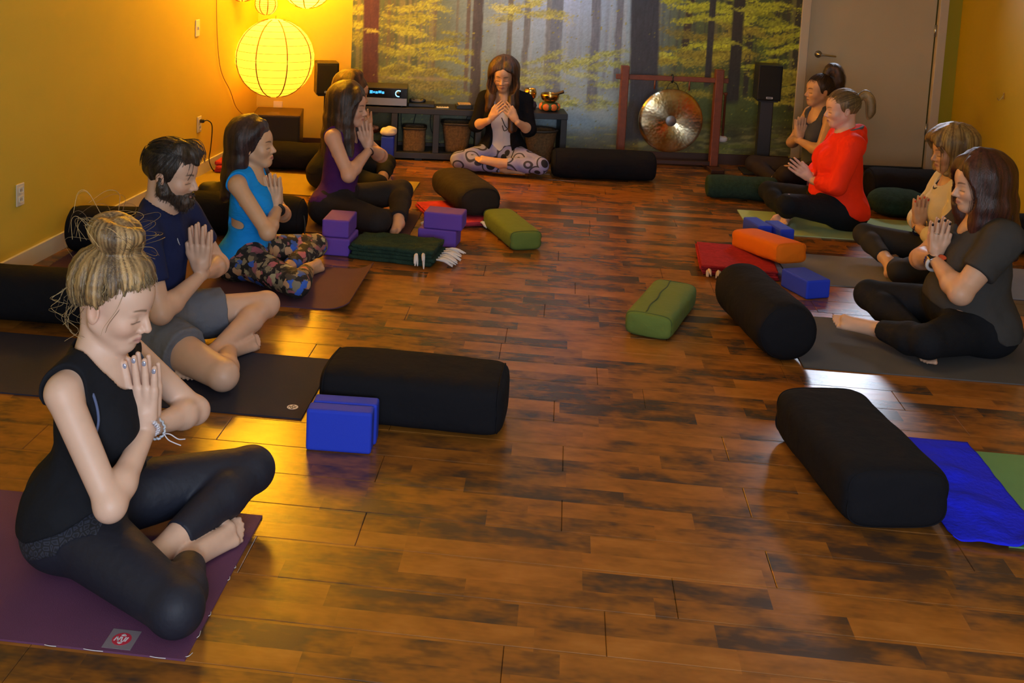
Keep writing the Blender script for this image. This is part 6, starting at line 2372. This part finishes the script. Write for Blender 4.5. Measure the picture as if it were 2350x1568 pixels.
# woman in the orange hoodie
def woman_orange():
    c = make_person(root=(1.86, 7.25), heading=180, label='woman with a short blonde ponytail in a bright orange-red hoodie',
                    pel=(.0, 0, .120), chest=(.005, 0, .440), neck=(.005, 0, .600), hc=(.035, 0, .772), pitch=6, yaw=4, hs=1.02,
                    shR=(-.005, -.180, .565), shL=(-.010, .180, .565), elR=(.10, -.245, .310), elL=(.085, .245, .310), hw=(.205, 0, .305), hd=(.80, 0, .60), hside=(-.60, 0, .80), hsz=1.02,
                    knR=(.400, -.310, .130), knL=(.390, .290, .185), anR=(.34, .02, .05), anL=(.345, .04, .055), toR=(.40, .20, .03), toL=(.435, .155, .030), fuL=(-.4, .3, .85),
                    h=.008, hh=.0036, tone=(.64, .40, .30), lip=(.42, .18, .15), brow=(.16, .10, .06), bust=1.6, g=1.26, ga=1.26, gl=1.12, gn=1.08, belly=.7)
    lowers(c, 'leggings', blk, off=.006, cuff=(.92, .92), waist=.25, h=.008)
    org = mat('orange_red_fleece', (.90, .032, .004), rough=.8, bump=.3, bscale=16, spec=.25)
    n = c['neck']
    hood = [rc(n + (-.065, -.075, .022), n + (-.095, 0, .040), .030, .036), rc(n + (-.095, 0, .040), n + (-.065, .075, .022), .036, .030), rc(n + (-.065, .075, .022), n + (.045, .050, -.030), .028, .018), rc(n + (-.065, -.075, .022), n + (.045, -.050, -.030), .028, .018), el(n + (-.105, 0, -.015), (.04, .085, .055))]
    upper(c, 'hoodie', org, off=.014, hem=.110, hemtilt=.42, sleeve=1.72, neckhole=(.060, .070, .05), neckpos=(.012, 0, .045), h=.008, warp=.005, extra=hood)
    grey = mat('grey_hood_lining', (.10, .10, .12), rough=.85)
    tube_obj('hood_lining', [n + (.055, .046, -.005), n + (-.01, .085, .042), n + (-.075, .068, .062), n + (-.108, 0, .070), n + (-.075, -.068, .062), n + (-.01, -.085, .042), n + (.055, -.046, -.005)], .0105, grey, c['root_obj'], 8, 40)
    decal('hoodie_emblem', c, c['chest'] + V3(.126, .085, .035), (.6, -.8, 0), (-.35, -.25, .9), [[(-.014, -.005), (.014, -.005), (.014, .005), (-.014, .005)]], mat('pale_print', (.75, .70, .80), rough=.4))
    H, R, hs = c['H'], c['R'], c['hs']
    rg = np.random.default_rng(9)
    B = (-.112, 0, .070)
    tail = [H(*B), H(-.150, 0, .095), H(-.178, .005, .05), H(-.178, .01, -.02), H(-.160, .012, -.065)]
    rr = (.014, .022, .030, .028, .012)
    pr = cap_prims(c) + [sp(H(*B), .024)] + lock_prims(tail, rr)
    paths = lock_strands(tail, rr, 90, 14, .14)
    for i in range(240):
        az = rg.uniform(-PI, PI)
        paths.append(scalp_path(c, (math.cos(az), math.sin(az), rg.uniform(-.45, .3) + (.55 if math.cos(az) > .3 else 0)), (-1, rg.normal(0, .05), .30), 10, rg.uniform(0, .004), .006, rg))
    hair_obj(c, pr, face_cut(c), paths, (.10, .060, .026), (.38, .25, .10), rad=.0014, h=.007, warp=.003, keep=((.2, 0, -1), -(c['hc'][2] - .07), .006), strand_light=(.5, .34, .13))
    ring_on(c, 'hair_band', H(-.125, 0, .078), R @ V3(-1, 0, .4), .017, .006, blackp)


# woman with the blonde bob
def woman_bob():
    c = make_person(root=(2.20, 6.22), heading=180, label='woman with a blonde bob in a cream top and grey leggings, red nails',
                    pel=(-.01, 0, .112), chest=(.0, 0, .400), neck=(.0, 0, .555), hc=(.022, 0, .713), pitch=8, yaw=6, hs=1.0,
                    shR=(-.01, -.165, .520), shL=(-.01, .165, .520), elR=(.09, -.24, .27), elL=(.11, .235, .25), hw=(.165, .0, .290), hd=(-.03, 0, 1), hsz=.98,
                    knR=(.385, -.23, .150), knL=(.33, .30, .09), anR=(.330, .085, .080), anL=(.26, -.03, .05), toR=(.345, .20, .030), toL=(.22, -.22, .03), fuR=(.3, -.2, .9),
                    h=.008, hh=.0036, tone=(.60, .36, .22), lip=(.40, .14, .12), brow=(.12, .08, .05), bust=.95, g=1.0)
    lowers(c, 'leggings', mat('charcoal_leggings', (.022, .021, .022), rough=.8, spec=.25), off=.006, cuff=(.80, .84), waist=.22, h=.008)
    upper(c, 'cream_top', mat('cream_jersey', (.66, .60, .46), rough=.85, bump=.25, bscale=14, spec=.2), off=.014, hem=.11, hemtilt=.3, sleeve=1.60, neckhole=(.070, .080, .075), neckpos=(.035, 0, .015), h=.008, warp=.006)
    H = c['H']
    tube_obj('neck_binding', [c['neck'] + (-.02, .072, .035), c['neck'] + (.055, .055, -.02), c['neck'] + (.098, .0, -.055), c['neck'] + (.055, -.055, -.02), c['neck'] + (-.02, -.072, .035)], .005, mat('dark_binding', (.03, .03, .04), rough=.8), c['root_obj'], 6, 30)
    rr = (.018, .032, .038, .036, .022)
    azs = [48, 75, 105, 140, 180, -140, -105, -75, -48]
    ze = [-.105, -.12, -.125, -.13, -.13, -.13, -.125, -.12, -.105]
    ex = [([H(.03, s * .02, .132), H(.092, s * .028, .100), H(.098, s * .048, .060), H(.078, s * .070, .015)], (.014, .016, .012, .006), 26) for s in (-1, 1)]
    long_hair(c, azs, ze, (.10, .055, .020), (.42, .29, .10), cut_front=.006, r=rr, extra=ex, push=[(0, 0)] * 9, fall=.2, rad=.0015, h=.0075, warp=.006, out=1.05)
    nails(c, [(1, 0), (1, 1), (1, 2), (1, 3)], mat('coral_nail', (.75, .07, .03), rough=.25))
    ring_on(c, 'bracelet', V3(c['wrL']) + (0, 0, -.012), c['wrL'] - c['elL'], .030, .006, mat('dark_bead', (.02, .02, .05), rough=.3), 40, 16, .002)


# woman with the watch
def woman_watch():
    c = make_person(root=(1.93, 5.10), heading=180, label='woman with long dark red hair in a grey T-shirt wearing a smart watch',
                    pel=(-.02, 0, .125), chest=(-.02, 0, .430), neck=(-.015, 0, .585), hc=(.012, 0, .755), pitch=6, yaw=6, hs=1.05,
                    shR=(-.04, -.195, .560), shL=(-.045, .195, .560), elR=(.145, -.270, .320), elL=(.145, .275, .325), hw=(.175, 0, .420), hd=(-.08, 0, 1), hsz=1.05,
                    knR=(.360, -.300, .110), knL=(.285, .335, .115), anR=(.22, .10, .050), anL=(.435, .09, .075), toR=(.270, .330, .025), toL=(.610, -.01, .070), fuL=(.15, .55, .8), bigL=-1, fuR=(.2, -.3, .9),
                    h=.008, hh=.0034, tone=(.60, .36, .24), lip=(.38, .15, .12), brow=(.05, .025, .018), bust=1.4, g=1.34, ga=1.42, gl=1.25, gn=1.12, belly=1.0)
    lowers(c, 'leggings', blk, off=.007, cuff=(.93, .88), waist=.22, h=.008)
    upper(c, 'grey_t_shirt', mat('dark_grey_jersey', (.048, .046, .046), rough=.9, bump=.3, bscale=14, spec=.15), off=.015, hem=.115, hemtilt=.45, sleeve=.62, neckhole=(.085, .085, .085), neckpos=(.045, 0, .005), h=.008, warp=.007)
    pr_ = mat('orange_print', (.42, .06, .02), rough=.7)
    o0 = c['chest'] + V3(.168, .075, -.075)
    decal('shirt_print', c, o0, (.55, -.80, 0), (-.1, -.1, 1), [disc_poly(.017, 16)], pr_)
    decal('shirt_print', c, c['chest'] + V3(.180, .060, -.005), (.55, -.80, 0), (-.25, -.2, 1), [disc_poly(.022, 16, sq=.5)], pr_)
    H = c['H']
    rr = (.020, .034, .040, .042, .040, .026)
    azs = [72, 95, 125, 155, 180, -155, -125, -95, -75]
    ze = [-.24, -.28, -.30, -.31, -.31, -.31, -.30, -.28, -.26]
    pu = [(.015, .01), (-.01, .015), (-.03, .01), (-.05, 0), (-.05, 0), (-.05, 0), (-.03, 0), (.0, 0), (.02, 0)]
    ex = [([H(.030, .014, .126), H(.060, .048, .098), H(.062, .076, .045), H(.050, .090, -.03), H(.045, .100, -.13)], (.010, .015, .017, .019, .012), 34),
          ([H(.030, -.014, .126), H(.060, -.048, .098), H(.062, -.074, .045), H(.056, -.086, -.03), H(.065, -.085, -.13)], (.010, .014, .016, .017, .012), 26)]
    long_hair(c, azs, ze, (.020, .006, .005), (.085, .022, .014), cut_front=.002, r=rr, extra=ex, push=pu, rad=.0014, h=.0075, per=30)
    nails(c, [(1, 0), (1, 1), (1, 2), (1, 3)], mat('black_nail', (.008, .006, .010), rough=.2))
    P, ax = V3(c['wrL']) + (.0, 0, -.022), unit(c['wrL'] - c['elL'])
    strap = mat('white_watch_strap', (.66, .62, .60), rough=.5)
    ring_on(c, 'watch_strap', P, ax, .034, .0085, strap, 40)
    side = unit(np.cross(ax, V3(0, 0, 1)))
    out = unit(V3(.15, 1, .25) - ax * (V3(.15, 1, .25) @ ax))
    tv = unit(np.cross(ax, out))
    M = Matrix(((ax[0], tv[0], out[0], 0), (ax[1], tv[1], out[1], 0), (ax[2], tv[2], out[2], 0), (0, 0, 0, 1)))
    bm_obj('watch_case', box_bm(-.019, .019, -.017, .017, .034, .046, .006, 3, Matrix.Translation(Vector(P)) @ M), mat('silver_watch', (.6, .6, .65), rough=.25, metal=1), c['root_obj'])
    bm_obj('watch_face', box_bm(-.016, .016, -.0145, .0145, .0455, .0468, .003, 2, Matrix.Translation(Vector(P)) @ M), mat('gloss_black', (.006, .006, .008)), c['root_obj'])
    ring_on(c, 'bead_bracelet', V3(c['wrR']) + (.0, 0, -.02), c['wrR'] - c['elR'], .034, .0042, mat('purple_bead', (.06, .03, .12), rough=.3), 60, 20, .002)
    v = c['hand'][1][1][2 * 2]
    ring_on(c, 'finger_ring', v[1] * .55 + v[2] * .45, v[2] - v[1], .0115, .002, steel, 24)


for fn in (man, woman_blue, woman_purple, woman_black, teacher, woman_highpony, woman_orange, woman_bob, woman_watch):
    fn()
